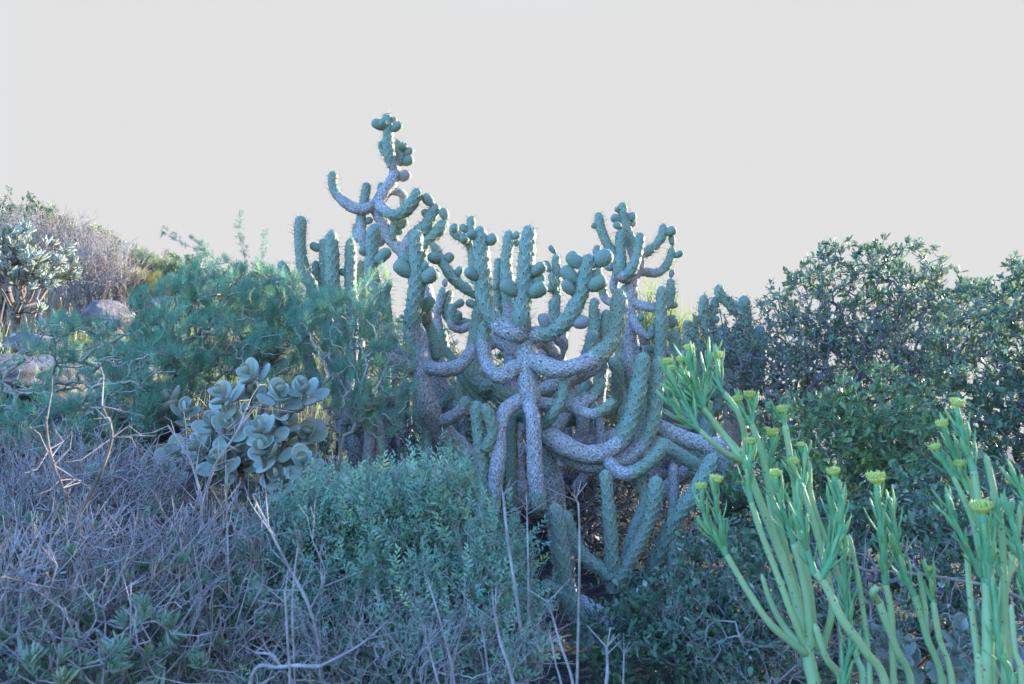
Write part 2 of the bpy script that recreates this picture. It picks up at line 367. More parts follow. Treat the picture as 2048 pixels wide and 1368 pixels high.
# one fruit, pear-shaped with a sunken crown, local Z from stalk to crown, length 1
def fruit_mesh(seed, bark):
    r_ = np.random.default_rng(seed); nr, ns, kk = 26, 32, 8
    t = np.linspace(0, 1, nr); ang = np.arange(ns) * 2 * np.pi / ns
    prof = 0.43 * np.where(t < 0.58, np.sqrt(np.clip(1 - ((0.58 - t) / 0.58) ** 2.1, 0, 1)), np.sqrt(np.clip(1 - ((t - 0.58) / 0.45) ** 2.6, 0, 1)))
    prof[0] = 0.10; z = t.copy(); prof = np.concatenate([prof, [0.15, 0.08, 0.002]]); z = np.concatenate([z, [0.985, 0.93, 0.90]])
    tt = np.concatenate([t, [1.0, 1.02, 1.03]]); n = len(z); b = tt * 4.2; a = kk * np.arange(ns) / ns
    h = diamond(a[None], b[:, None]) ** 0.6
    rr = prof[:, None] * (1 + 0.10 * (h - 0.4) + 0.04 * np.sin(ang * 2 + r_.random() * 6)[None] + 0.03 * np.sin(ang[None] * 3 + z[:, None] * 5 + r_.random() * 6))
    V = np.stack([rr * np.cos(ang), rr * np.sin(ang), np.repeat(z[:, None], ns, 1)], -1)
    V[..., 0] += 0.06 * z[:, None] ** 2 * r_.normal()
    Q, uv = grid_faces(n, ns, float(kk), b)
    bk = np.full(n, bark) * (1 if bark == 0 else 1.25); bk[:4] = np.maximum(bk[:4], 0.45)
    return mesh('fruit', V.reshape(-1, 3), Q, uv, {'bark': np.repeat(bk, ns)})
FRUITS = [fruit_mesh(k, 0.0) for k in range(4)] + [fruit_mesh(9, 0.62)]

def cactus(name, label, Y, stems, fruits, group='tall branching cacti of the thicket', spines=True, far=False):
    """stems: (pixel points [(x,y[,dY])], r0 px, r1 px, bark fraction, name); fruits: (x, y, r px[, corky])"""
    b0 = stems[0][0][0]; base = P(b0[0], b0[1], Y + (b0[2] if len(b0) > 2 else 0))
    root = thing(name, label, 'cactus', base, group)
    axes, spn, own = [], [], []
    for st in stems:
        pts = []; dy = 0
        for q in st[0]:
            if len(q) > 2: dy = q[2]
            pts.append(P(q[0], q[1], Y + dy))
        m_ = mpp(st[0][0][0], st[0][0][1], Y); bark = st[3]
        V, Q, uv, bk, c, r, sp = cactus_stem(pts, st[1] * m_, st[2] * m_, bark, far)
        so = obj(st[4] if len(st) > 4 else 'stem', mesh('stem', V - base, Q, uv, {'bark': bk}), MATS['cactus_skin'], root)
        axes.append(np.hstack([c, r[:, None]])); spn += sp; own += [so] * len(c)
    AX = np.vstack(axes)
    for fr in fruits:
        # nearest stem axis as seen from here, then a real place beside that stem
        axp = AX[:, :3] - np.array([0, 0, CAMZ]); sx = axp[:, 0] / axp[:, 1]; sz = axp[:, 2] / axp[:, 1]
        d = ray(fr[0], fr[1]); k = np.argmin((sx - d[0] / d[1]) ** 2 + (sz - d[2] / d[1]) ** 2)
        ctr = P(fr[0], fr[1], AX[k, 1] + rng.uniform(-1.0, 0.5) * AX[k, 3]); R_ = fr[2] * mpp(fr[0], fr[1], AX[k, 1])
        out = ctr - AX[k, :3]; dist = np.linalg.norm(out); ax = nrm(out + np.array([0, 0, 0.75 * dist])) if dist > 1e-3 else np.array([0, -1, 0.2])
        ln = max(rng.uniform(2.1, 2.5) * R_, min(dist + 1.1 * R_ - 0.75 * AX[k, 3], 2.9 * R_)); tip = ctr + ax * ln * 0.5
        start = tip - ax * ln
        gap = np.linalg.norm(start - AX[k, :3]) - 0.9 * AX[k, 3]
        if gap > 0: start = start - nrm(start - AX[k, :3]) * gap
        me = FRUITS[4] if len(fr) > 3 else FRUITS[int(rng.integers(0, 4))]
        wd = rng.uniform(1.65, 1.95) * R_ / 0.86
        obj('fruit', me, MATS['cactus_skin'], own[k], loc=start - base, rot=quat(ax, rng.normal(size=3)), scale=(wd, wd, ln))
    if spines and spn:
        A, B, ra = [], [], []
        for (p_, nn, t_, _) in spn:
            for q in range(int(rng.integers(1, 4))):
                dv = nrm(nn + 0.55 * rng.normal(size=3) + 0.35 * t_); ln = rng.uniform(0.010, 0.034)
                A.append(p_ - nn * 0.001); B.append(p_ + dv * ln)
        A, B = np.array(A), np.array(B)
        V, Q = segs(A - base, B - base, np.full(len(A), 0.0009), np.full(len(A), 0.0003), 3)
        obj('spines', mesh('spines', V, Q, None, {'tint': np.repeat(rng.random(len(A)), 6)}), MATS['spine'], root, stuff=True)
    return root

# --- the big candelabra cactus in the middle
cactus('candelabra_cactus', 'grey barked candelabra cactus with a straight trunk and two arms drooping to the ground', 3.45, [
 ([(1130,1215,.25),(1122,1080,.2),(1095,940,.16),(1072,860,.1),(1060,800,0),(1054,752),(1054,704),(1052,660)], 27, 20, 1, 'trunk'),
 ([(1046,668,-.02),(1045,640,-.06),(1045,614),(1049,555),(1055,497),(1061,449)], 18, 15, .12),
 ([(1050,672,-.02),(1028,668,-.05),(1000,652,-.04),(976,618),(967,580),(964,526),(961,451)], 17, 15, .28),
 ([(1044,740),(1030,735,-.02),(1008,752,-.03),(986,745,-.03),(970,716,0),(968,672,.02),(974,640,.03)], 16, 13, .75),
 ([(1056,672),(1080,668,-.04),(1104,662,-.06),(1134,640,-.08),(1157,602),(1169,561),(1178,507)], 17, 14, .14),
 ([(1060,716),(1080,726,-.04),(1111,738,-.06),(1149,735,-.06),(1192,716,-.04),(1225,678,0),(1237,629),(1239,576)], 18, 15, .46),
 ([(1050,800),(1036,804,-.05),(1011,824,-.1),(999,859,-.13),(999,897),(993,945),(989,990),(985,1040)], 15, 13, 1),
 ([(1062,800),(1058,812,-.07),(1067,838,-.12),(1069,897),(1070,945),(1075,994),(1077,1026)], 14, 15, .86),
 ([(1066,806),(1085,808,.03),(1122,811,.06),(1163,806),(1191,786),(1206,756)], 14, 12, .8),
 ([(1140,812,.06),(1171,824,.0),(1191,827,-.03),(1216,812),(1231,799)], 11, 10, .6),
 ([(1075,858,.06),(1085,853,.02),(1105,831,-.03),(1124,799),(1130,755)], 10, 10, 0),
 ([(1080,872,.1),(1093,866,.04),(1122,889,0),(1163,908),(1204,906),(1241,880),(1261,835),(1277,778),(1288,704)], 21, 15, .54),
 ([(1100,890,.12),(1170,925,.08),(1220,925,.06),(1257,917),(1286,885),(1306,835),(1312,782),(1317,716)], 19, 14, .56),
 ([(1215,918,.02),(1226,932,-.04),(1245,947,-.07),(1273,943),(1306,918),(1329,886)], 13, 13, .45),
 ([(1072,850,.1),(1050,836,.12),(1034,830,.1),(1028,839),(1025,897),(1023,962),(1025,1015)], 10, 11, 0),
 ([(1066,690,.03),(1087,683,.06),(1104,700,.09),(1118,712,.12)], 14, 12, 1),
 ], [(1149,522,17),(1211,526,18),(1131,554,16),(1197,574,19),(1128,577,12),(1196,551,10),(1082,544,14),(1015,580,17),(1081,587,16),(1087,566,11),
     (939,552,13),(984,480,12),(1163,653,14,1),(1090,642,14,1),(1314,752,15),(944,471,10)])

# --- leaning trunk to the left with one upright column
cactus('leaning_cactus', 'cactus with a thick leaning grey trunk behind feathery green twigs', 3.6, [
 ([(960,1010,.25),(925,905,.2),(893,872,.14),(861,833,.06),(851,794,0),(842,740),(835,695),(828,640)], 26, 17, 1, 'trunk'),
 ([(829,690),(825,650,-.03),(829,603,-.05),(833,563),(833,503),(834,458)], 17, 14, .16),
 ([(842,742),(858,737,-.02),(886,740,-.03),(919,730,0),(942,700,.04),(954,655,.07),(957,610)], 14, 12, .62),
 ([(838,738),(803,729,-.05),(776,712,-.06),(760,680,-.04),(752,635,0),(748,570),(741,536),(745,486),(752,447)], 13, 13, .42),
 ([(835,722),(815,718,.04),(793,698,.07),(778,656,.1),(772,600),(779,560)], 10, 9, .6),
 ([(870,842,.1),(893,839,.02),(922,820,-.04),(934,792)], 14, 12, .8),
 ([(832,610),(850,640,.1),(861,656,.12),(868,690),(873,723)], 9, 10, .0),
 ([(960,590,.1),(940,580,.04),(907,556,.02),(883,523),(866,484)], 12, 9, .2),
 ], [(806,540,18),(863,555,18),(807,520,12),(870,519,12),(851,533,10),(860,610,14),(855,634,13,1),(897,516,10),(918,543,9),(760,519,12),(779,518,13),(727,503,9)])

# --- tall cactus standing above everything else
cactus('tall_cactus', 'tallest cactus, its slim crooked top crowned with round fruits against the sky', 4.5, [
 ([(905,850,.1),(880,760,.05),(868,660,0),(850,580),(826,530),(806,503),(782,479),(764,444),(753,415),(768,388),(786,358),(789,334)], 17, 12, 1, 'trunk'),
 ([(790,342),(780,315,-.03),(777,284,-.04),(777,258),(772,226)], 12, 9, .15),
 ([(790,340),(800,318,.03),(798,298,.05),(793,279)], 9, 8, .1),
 ([(776,312),(766,302,.02),(760,282)], 6, 7, 0),
 ([(754,414),(745,413,-.02),(722,419,-.05),(695,408),(671,385),(665,361),(668,341)], 11, 9, .66),
 ([(756,410),(766,417,-.06),(786,430,-.1),(809,422),(829,398),(837,376)], 12, 11, .35),
 ([(776,384),(789,382,.03),(806,390,.06),(807,414,.1)], 9, 8, 1),
 ([(770,470),(742,498,.0),(727,484,-.02),(722,442),(727,408),(735,364)], 11, 8, .55),
 ([(786,484),(788,462,-.03),(789,438)], 10, 8, .1),
 ([(806,506),(823,479,-.03),(850,456,-.05),(866,425),(873,406)], 15, 11, .28),
 ([(836,545),(846,492,-.05),(873,466,-.06),(894,440)], 12, 11, .12),
 ([(762,386),(762,374,.02),(763,364)], 7, 6, .3),
 ([(720,480),(712,462,.06),(713,445)], 9, 8, .4),
 ], [(752,254,11),(769,249,11),(786,244,9),(797,257,10),(804,296,10),(819,307,10),(818,328,11),(812,355,11,1),(852,403,12),(737,442,8),(807,450,11),(799,464,7),(851,427,8),(885,430,11)])

# --- upright columns on the left
cactus('column_cactus', 'cluster of upright green cactus columns rising from the feathery shrub', 4.0, [
 ([(690,900,.0),(672,760,0),(648,640),(634,603),(621,566),(607,536),(600,475),(601,431)], 13, 11, .45),
 ([(640,800,0),(604,680),(588,620),(570,563),(563,520)], 14, 12, .4),
 ([(676,780,-.05),(668,640),(664,570),(664,503),(664,460)], 16, 13, .45),
 ([(668,640,-.02),(655,580,.05),(648,530),(646,476)], 10, 9, .2),
 ([(690,850,-.03),(706,690,-.02),(704,603),(700,570),(702,519),(701,476)], 13, 11, .6),
 ([(650,660,.05),(636,570,.06),(631,520)], 9, 8, .1),
 ([(706,690,.03),(722,610,.08),(724,560),(722,520)], 10, 9, .2),
 ([(690,850,.04),(730,740,.05),(700,680,.1),(686,640),(684,600)], 11, 9, .7),
 ], [(629,497,10),(520,590,9),(741,530,12),(686,545,8)])

# --- rear thicket in the middle
cactus('thicket_cactus', 'crowded cactus behind the candelabra trunk with many short fruiting shoots', 4.15, [
 ([(1040,1010,.0),(1030,900,0),(1024,760),(1020,680),(1016,614)], 19, 14, 1, 'trunk'),
 ([(1018,640),(1015,570,-.02),(1013,520),(1017,491),(1018,459)], 14, 10, .2),
 ([(1020,690),(1000,640,.02),(995,580),(996,515)], 10, 8, .3),
 ([(1018,700),(980,660,.03),(950,560,.05),(944,500),(942,431)], 12, 8, .3),
 ([(944,500,.05),(935,482,.02),(918,472,0),(900,461)], 9, 9, 0),
 ([(1026,760),(1080,720,.0),(1104,660,-.03),(1108,628),(1108,594)], 13, 11, .5),
 ([(1104,660),(1112,600,.05),(1113,544),(1112,507)], 10, 8, .2),
 ([(1112,590,.05),(1108,570,.02),(1101,545)], 7, 7, 0),
 ([(1030,800),(1110,770,-.05),(1160,740,-.03),(1181,690),(1187,659)], 15, 12, .6),
 ([(1150,755,-.04),(1185,700,.0),(1187,643,.03),(1189,594)], 12, 10, .4),
 ([(1120,770),(1195,730,.06),(1209,661),(1214,618)], 13, 11, .5),
 ([(1100,740,.04),(1125,690,-.05),(1112,672,-.08),(1092,668)], 13, 12, 1),
 ([(1060,900,.05),(1110,860,.0),(1140,800,0),(1136,770)], 16, 12, 1),
 ([(1075,960,.05),(1150,900,.06),(1165,840,.0),(1150,790)], 14, 13, 1),
 ([(1150,980,.1),(1195,920,.05),(1200,860),(1196,815)], 13, 9, 1),
 ([(1024,790),(990,790,-.02),(950,760,-.03),(935,720)], 15, 13, .3),
 ([(1024,830),(1000,790,-.1),(985,770,-.12),(960,785)], 16, 14, .1),
 ([(1018,700),(940,650,.02),(906,640,0),(905,606)], 11, 9, .4),
 ([(940,652),(920,660,-.04),(903,652,-.05),(900,636)], 8, 7, .9),
 ([(1030,860),(960,800,.0),(905,720,0),(888,690),(883,655)], 11, 9, .1),
 ([(930,660),(895,634,.05),(896,600),(903,580)], 8, 8, 0),
 ([(890,690),(874,640,.03),(878,610),(890,574)], 9, 8, .8),
 ([(1030,860),(1210,820,.1),(1236,754,0),(1222,714,-.05)], 13, 12, .2),
 ([(1040,900),(1230,870,.1),(1244,820),(1240,780)], 12, 12, .8),
 ], [(907,463,11),(927,459,9),(929,479,11),(1034,473,8),(1034,488,7),(1075,491,7),(1075,523,9),(993,576,9),(920,611,10),(917,632,9),(938,614,9),(890,573,8,1),(1150,548,11),(1098,580,8),(985,690,10)])

# --- right rear candelabra
cactus('rear_candelabra_cactus', 'slender cactus with upcurved arms at the edge of the leafy bush', 4.4, [
 ([(1300,980,0),(1288,840),(1277,750),(1266,702),(1262,658),(1260,614),(1263,567),(1275,530),(1268,500)], 17, 12, 1, 'trunk'),
 ([(1270,515),(1262,484,0),(1248,445),(1244,404)], 12, 9, .2),
 ([(1264,556),(1242,552,-.05),(1230,520,-.08),(1226,506),(1213,485),(1201,453),(1197,424)], 11, 8, .45),
 ([(1250,556),(1242,540,-.1),(1242,497),(1244,457)], 12, 10, .3),
 ([(1235,548,-.02),(1250,551,-.12),(1264,538,-.15),(1276,503),(1281,464)], 11, 9, .35),
 ([(1268,510),(1289,506,.03),(1309,494,.06),(1324,471),(1329,447)], 10, 9, .2),
 ([(1268,540),(1286,543,.05),(1318,544,.08),(1339,523),(1346,492)], 10, 8, .55),
 ([(1262,605),(1289,613,-.04),(1318,616,-.05),(1338,600,0),(1342,556)], 10, 8, .6),
 ([(1262,630),(1268,644,-.05),(1282,664,-.07),(1300,672),(1305,648)], 9, 8, .7),
 ([(1288,800),(1262,735,-.1),(1254,700),(1250,664)], 14, 10, 1),
 ([(1262,640),(1245,600,.06),(1228,575),(1236,542)], 10, 9, .9),
 ([(1292,860),(1318,760,-.1),(1320,696),(1322,650),(1325,571)], 13, 11, .25),
 ([(1290,820),(1340,730,.05),(1352,690),(1344,656)], 13, 12, .2),
 ([(1280,700),(1327,704,.04),(1368,708,.08),(1390,690)], 10, 8, .9),
 ([(1262,600),(1216,602,.1),(1200,560),(1195,512),(1194,489)], 10, 8, .4),
 ], [(1232,440,11),(1233,457,8),(1264,435,10),(1267,449,6),(1236,420,6),(1189,452,6),(1342,465,10),(1342,479,8),(1361,512,7),(1346,541,6),(1256,582,14),(1344,646,12),(1282,636,8),(1346,611,8),(1219,535,9),(1300,700,9)])

# --- old crowded stems deep in the thicket
for lb, nm, x0, x1, Y, sd in (('old cactus of many dim crowded stems behind the leaning trunk', 'crowded_cactus', 850, 1020, 4.75, 3), ('old cactus of many dim crowded stems behind the double arm', 'crowded_cactus', 1080, 1260, 4.8, 4),
                     ('old cactus of many dim crowded stems behind the fallen limbs', 'crowded_cactus', 1250, 1420, 4.7, 5), ('old cactus of many dim crowded stems behind the feathery twigs', 'crowded_cactus', 700, 860, 4.35, 6)):
    r_ = np.random.default_rng(sd); xm = (x0 + x1) / 2; st = [([(xm, 1000, 0), (xm + 5, 900), (xm, 820), (xm - 6, 740)], 22, 15, 1, 'trunk')]
    for k in range(17):
        xt = r_.uniform(x0, x1); yt = r_.uniform(610, 790) if k < 10 else r_.uniform(800, 900); yb = r_.uniform(max(760, yt + 60), 960); dy = r_.uniform(-.35, .2); xs = xm + (xt - xm) * .25
        st.append(([(xm, yb, 0), (xs, yb + 6, dy * .5), (xt + r_.normal() * 8, yb - 12, dy), (xt + r_.normal() * 6, (yb + yt) / 2 - 10, dy), (xt, yt, dy)], r_.uniform(12, 15), r_.uniform(10, 13), r_.choice([.2, .5, .75])))
    cactus(nm, lb, Y, st, [], far=True)

# --- young green shoots around the foot
def low(name, label, Y, stems):
    return cactus(name, label, Y, stems, [], 'young cactus shoots round the foot of the thicket')
low('young_cactus', 'dark green young cactus shoots standing before the dark hollow under the big arm', 3.2, [
 ([(1226,1185,.02),(1224,1130),(1222,1069),(1216,1007),(1209,938)], 15, 12, 0),
 ([(1222,1160),(1208,1141,.02),(1171,1114,.05),(1150,1081),(1129,1020)], 13, 11, 0),
 ([(1228,1170),(1257,1126,.03),(1281,1081,.05),(1302,1028),(1315,950)], 15, 15, 0),
 ([(1240,1175,.05),(1270,1060,.2),(1290,1000,.25),(1270,940)], 14, 12, .3)])
low('young_cactus', 'pair of young cactus shoots beside the tall dry stalks', 2.95, [
 ([(1175,1290,0),(1150,1230),(1130,1160),(1118,1069),(1108,1005)], 19, 13, .05),
 ([(1150,1240),(1120,1190,-.02),(1080,1165,-.03)], 14, 11, 0)])
low('young_cactus', 'thick cactus shoot slanting up to the right under the yellow flowered stems', 3.25, [
 ([(1300,1150,.1),(1343,1050,.05),(1363,1020),(1392,983),(1432,905)], 17, 15, 0),
 ([(1345,1160,.05),(1344,1122),(1349,1068)], 9, 9, 0),
 ([(1335,1110,.2),(1347,1000,.25),(1347,925)], 12, 11, 1)])
low('young_cactus', 'short twin cactus shoots beside the drooping bark arms', 3.3, [
 ([(975,1060,.05),(967,962),(964,929),(957,865),(953,800)], 14, 13, 0),
 ([(972,900,.02),(985,860,.0),(968,806,-.02)], 12, 10, 0)])
low('fallen_cactus', 'old cactus limbs lying level beneath the right arm', 3.55, [
 ([(1480,1010,.1),(1440,905,.05),(1417,893),(1367,876),(1318,852),(1296,820)], 18, 16, .9),
 ([(1475,1000,.1),(1396,934,-.02),(1343,901,-.05),(1312,880)], 14, 13, .15),
 ([(1475,1000,.2),(1420,980,.2),(1380,940,.22),(1310,1000)], 16, 14, 1)])
low('fallen_cactus', 'thick dead cactus trunk lying on the dark soil', 2.9, [
 ([(1110,1200,.35),(1173,1215,.2),(1215,1250,.15),(1250,1310,.1)], 22, 19, 1)])
low('cactus_stump', 'pair of old dark cactus stems half hidden in the hollow on the left', 3.55, [
 ([(765,1020,.1),(751,929),(756,880),(752,830)], 13, 12, 1),
 ([(730,1010,.1),(735,920,.05),(740,860),(735,800)], 11, 11, .7)])

# --- far right columns
cactus('far_cactus', 'distant cactus with bent columns rising behind the bare twigs of the bush', 5.0, [
 ([(1470,900,0),(1460,760),(1452,690),(1442,650)], 20, 16, .6, 'trunk'),
 ([(1450,700),(1425,680,.0),(1410,650),(1407,620),(1409,588)], 12, 9, .1),
 ([(1456,720),(1430,670,.05),(1424,636),(1433,592)], 10, 9, .1),
 ([(1470,760),(1488,680,.0),(1482,630),(1459,606),(1442,590),(1436,568)], 13, 10, .15),
 ([(1472,800),(1494,700,.05),(1493,645),(1488,590)], 13, 11, .2),
 ([(1465,800),(1478,720,-.05),(1480,640)], 17, 14, .5),
 ([(1472,840),(1512,760,.05),(1520,650)], 16, 13, .4),
 ([(1455,720),(1405,700,-.02),(1382,690),(1372,660)], 12, 10, .3),
 ], [(1374,651,9),(1392,643,8),(1430,640,8)], far=True)
print('cacti done')

# ------------------------------------------------------------------ leaf and sprig templates (local Z = axis, Y = upper side)
def leaf_t(w, prof=(0.0, 0.75, 1.0, 0.7, 0.0), fold=0.18, curl=0.12):
    n = len(prof); V, Q = [], []
    for i, p_ in enumerate(prof):
        z = i / (n - 1); y = -curl * z * z
        V += [(-w * p_ * 0.5, y + fold * w * p_ * 0.5, z), (0, y, z), (w * p_ * 0.5, y + fold * w * p_ * 0.5, z)]
    for i in range(n - 1):
        a = i * 3; Q += [(a, a + 1, a + 4, a + 3), (a + 1, a + 2, a + 5, a + 4)]
    return np.array(V, float), np.array(Q)
def needle_t(): return np.array([(-.035, 0, 0), (.035, 0, 0), (.02, .02, 1), (-.02, .02, 1)], float), np.array([(0, 1, 2, 3)])
def finger_t():
    a = np.arange(4) * np.pi / 2; V = []
    for z, r in ((0, .05), (.3, .085), (.75, .10), (1, .03)): V += [(r * np.cos(x), r * np.sin(x) + 0.15 * z * z, z) for x in a]
    Q = [(i * 4 + j, i * 4 + (j + 1) % 4, i * 4 + 4 + (j + 1) % 4, i * 4 + 4 + j) for i in range(3) for j in range(4)]
    return np.array(V), np.array(Q)
def compound(single, places):          # several leaves on one little sprig; places = (pos, axis, scale)
    Vs, Qs, o = [], [], 0
    for p_, ax, sc_ in places:
        tv, tq = single; z = nrm(np.asarray(ax, float)); x = np.cross([0.1, 0.9, 0.3], z); x = nrm(x); y = np.cross(z, x)
        v = (tv[:, :1] * x + tv[:, 1:2] * y + tv[:, 2:3] * z) * sc_ + np.asarray(p_)
        Vs.append(v); Qs.append(tq + o); o += len(tv)
    return np.vstack(Vs), np.vstack(Qs)
def sprig(single, n, spread, size, length, r_):
    pl = []
    for i in range(n):
        t = (i + r_.random()) / n; a = i * 2.4 + r_.normal() * 0.3
        sp = spread * (1 - 0.55 * t)
        pl.append(((0, 0, t * length), (math.cos(a) * sp, math.sin(a) * sp, 1 - 0.5 * sp + 0.2 * r_.random()), size * (1 - 0.4 * t) * r_.uniform(0.7, 1.2)))
    return compound(single, pl)
LEAF = [leaf_t(0.42), leaf_t(0.5, (0.0, 0.5, 0.9, 1.0, 0.35), 0.25, 0.2), leaf_t(0.36, (0, 0.6, 1, 0.8, 0.05), 0.1, -0.1)]
SMALL = [leaf_t(0.32, (0.1, 0.8, 1.0, 0.15), 0.1, 0.1)]
TEAL = [sprig(leaf_t(0.36, (0.15, 0.9, 1.0, 0.2), 0.15, 0.1), 17, 1.25, 0.25, 1.0, np.random.default_rng(k)) for k in range(5)]
TUFT = [sprig(needle_t(), 22, 0.9, 0.55, 0.75, np.random.default_rng(30 + k)) for k in range(5)]
BUNCH = [sprig(l, 6, 1.0, 0.62, 0.55, np.random.default_rng(50 + k)) for k, l in enumerate(LEAF + LEAF)]
FINGER = [sprig(finger_t(), 9, 0.75, 0.75, 0.35, np.random.default_rng(70 + k)) for k in range(4)]
BLADE = [leaf_t(0.035, (1, 0.9, 0.7, 0.4, 0.05), 0, 0.25), leaf_t(0.03, (1, 0.9, 0.6, 0.3, 0.05), 0, -0.35)]

# ------------------------------------------------------------------ woody plants: branches grown to fill a volume
def blobs(lst, n, shell=0.5):
    """points inside ellipsoids given as (px, py, Y, rx px, ry px, depth radius m)"""
    wts = np.array([b[3] * b[4] * b[5] for b in lst], float); wts /= wts.sum(); out = []
    for b, k in zip(lst, rng.multinomial(n, wts)):
        v = nrm(rng.normal(size=(k, 3))) * (rng.random((k, 1)) ** (1 / 3 * shell))
        m_ = mpp(b[0], b[1], b[2]); c = P(b[0], b[1], b[2])
        out.append(c + v * np.array([b[3] * m_, b[5], b[4] * m_]))
    return np.vstack(out)
def grow(root, pts, bf=0.35, zs=1.0):
    real = np.vstack([root, pts]); pts = real * np.array([1, 1, zs]); n = len(pts); path = np.zeros(n); par = np.full(n, -1)
    best = np.linalg.norm(pts - pts[0], axis=1); bp = np.zeros(n, int); done = np.zeros(n, bool); done[0] = True; order = [0]
    cost = best.copy(); cost[0] = np.inf
    for _ in range(n - 1):
        k = int(np.argmin(cost)); par[k] = bp[k]; path[k] = path[bp[k]] + np.linalg.norm(pts[k] - pts[bp[k]])
        done[k] = True; order.append(k)
        nc = np.linalg.norm(pts - pts[k], axis=1) + bf * path[k]
        up = (nc < cost) & ~done; cost[up] = nc[up]; bp[up] = k; cost[k] = np.inf
    cnt = np.ones(n)
    for k in reversed(order[1:]): cnt[par[k]] += cnt[k]
    return real, par, cnt
def branch_mesh(pts, par, cnt, rtip, rmax, expo=0.45, wob=0.12, k=4):
    ch = np.arange(1, len(pts)); pa = par[ch]
    rb = np.minimum(rtip * cnt[ch] ** expo, rmax); ra = np.minimum(rtip * cnt[pa] ** expo, rmax); ra = np.minimum(ra, rb * 1.35)
    A, B = pts[pa], pts[ch]; ln = np.linalg.norm(B - A, axis=1, keepdims=True)
    m1 = A + (B - A) * 0.36 + rng.normal(size=A.shape) * ln * wob; m2 = A + (B - A) * 0.7 + rng.normal(size=A.shape) * ln * wob
    r1, r2 = ra * .64 + rb * .36, ra * .3 + rb * .7
    V, Q = segs(np.vstack([A, m1, m2]), np.vstack([m1, m2, B]), np.concatenate([ra, r1, r2]), np.concatenate([r1, r2, rb]), k)
    return V, Q, (A, m1, m2, B)
def woody(name, label, cat, rootp, bl, npts, wood, leafm, templ, lsize, nleaf, rtip=0.0011, rmax=0.02, bf=0.35, shell=0.6, upb=0.5, group=None,
          lift=0.0, single=0, wob=0.12, leafname='leaves', shed=0.0, loose=0.015, expo=0.45, lzmax=None, zs=1.0, ext=0, extlen=0.06):
    rootp = np.asarray(rootp, float); rootp[2] = gz(rootp[0], rootp[1]) - 0.02
    t = thing(name, label, cat, rootp, group)
    pts = blobs(bl, npts, shell); pts = pts[pts[:, 2] > gz(pts[:, 0], pts[:, 1]) + 0.03]
    nb = max(6, npts // 60)
    pts, par, cnt = grow(rootp, pts, bf, zs)
    V, Q, (A, m1, m2, B) = branch_mesh(pts, par, cnt, rtip, rmax, expo, wob)
    if ext:                            # fine straight end twigs, forking once
        tp = np.where(cnt <= 3)[0]; tp = np.repeat(tp[tp > 0], ext); dv = nrm(nrm(pts[tp] - pts[par[tp]]) * .6 + rng.normal(size=(len(tp), 3)) * .45 + [0, 0, .75])
        l1 = extlen * rng.uniform(.5, 1.2, (len(tp), 1)); p1 = pts[tp] + dv * l1; d2 = nrm(dv + rng.normal(size=dv.shape) * .35); d3 = nrm(dv + rng.normal(size=dv.shape) * .45)
        p2 = p1 + d2 * l1 * .8; p3 = p1 + d3 * l1 * .6; o1 = np.full(len(tp), rtip)
        V2, Q2 = segs(np.vstack([pts[tp], p1, p1]), np.vstack([p1, p2, p3]), np.concatenate([o1, o1 * .8, o1 * .8]), np.concatenate([o1 * .8, o1 * .55, o1 * .55]), 4)
        Q = np.vstack([Q, Q2 + len(V)]); V = np.vstack([V, V2])
    obj('branches', mesh('branches', V - rootp, Q), MATS[wood], t)
    if nleaf:
        ch = np.arange(1, len(pts)); tw = np.where(cnt[ch] <= 14)[0]
        if shed: tw = tw[rng.random(len(tw)) > shed]
        if lzmax is not None: tw = tw[B[tw, 2] < lzmax + 0.06 * rng.normal(size=len(tw))]
        e = tw[rng.integers(0, len(tw), nleaf)]; f = rng.random((nleaf, 1))
        q = np.where(f < 0.5, m1[e] + (m2[e] - m1[e]) * f * 2, m2[e] + (B[e] - m2[e]) * (f - 0.5) * 2) + rng.normal(size=(nleaf, 3)) * loose * 0.4
        d = nrm(nrm(B[e] - A[e]) * 0.7 + rng.normal(size=(nleaf, 3)) * 0.75 + np.array([0, 0, upb]))
        sz = lsize * rng.uniform(0.6, 1.25, nleaf); tint = np.clip(rng.beta(2, 2.6, nleaf), 0, 1)
        tint = np.clip(tint + 0.12 * np.sin(q[:, 0] * 7 + q[:, 2] * 9), 0, 1); tint[rng.random(nleaf) < 0.035] = 0.97
        if single:                     # the leaves that show largest are parts of their own
            sc_ = (q[:, 1] + 0.4 * rng.random(nleaf)); pick = np.argsort(sc_)[:single]
            mk = np.zeros(nleaf, bool); mk[pick] = True
            protos = []
            for tv, tq in LEAF:
                for tn in (0.15, 0.45, 0.75):
                    protos.append(mesh('leaf', tv, tq, None, {'tint': np.full(len(tv), tn)}))
            for i in pick:
                obj('leaf', protos[int(rng.integers(0, len(protos)))], MATS[leafm], t, loc=q[i] - rootp, rot=quat(d[i], np.array([0, 0, 1]) + rng.normal(size=3) * 0.4), scale=float(sz[i]))
            q, d, sz, tint = q[~mk], d[~mk], sz[~mk], tint[~mk]
        V, Q, T = scatter(templ, q, d, sz, tint)
        obj(leafname, mesh(leafname, V - rootp, Q, None, {'tint': T}, False), MATS[leafm], t, stuff=True)
    return t

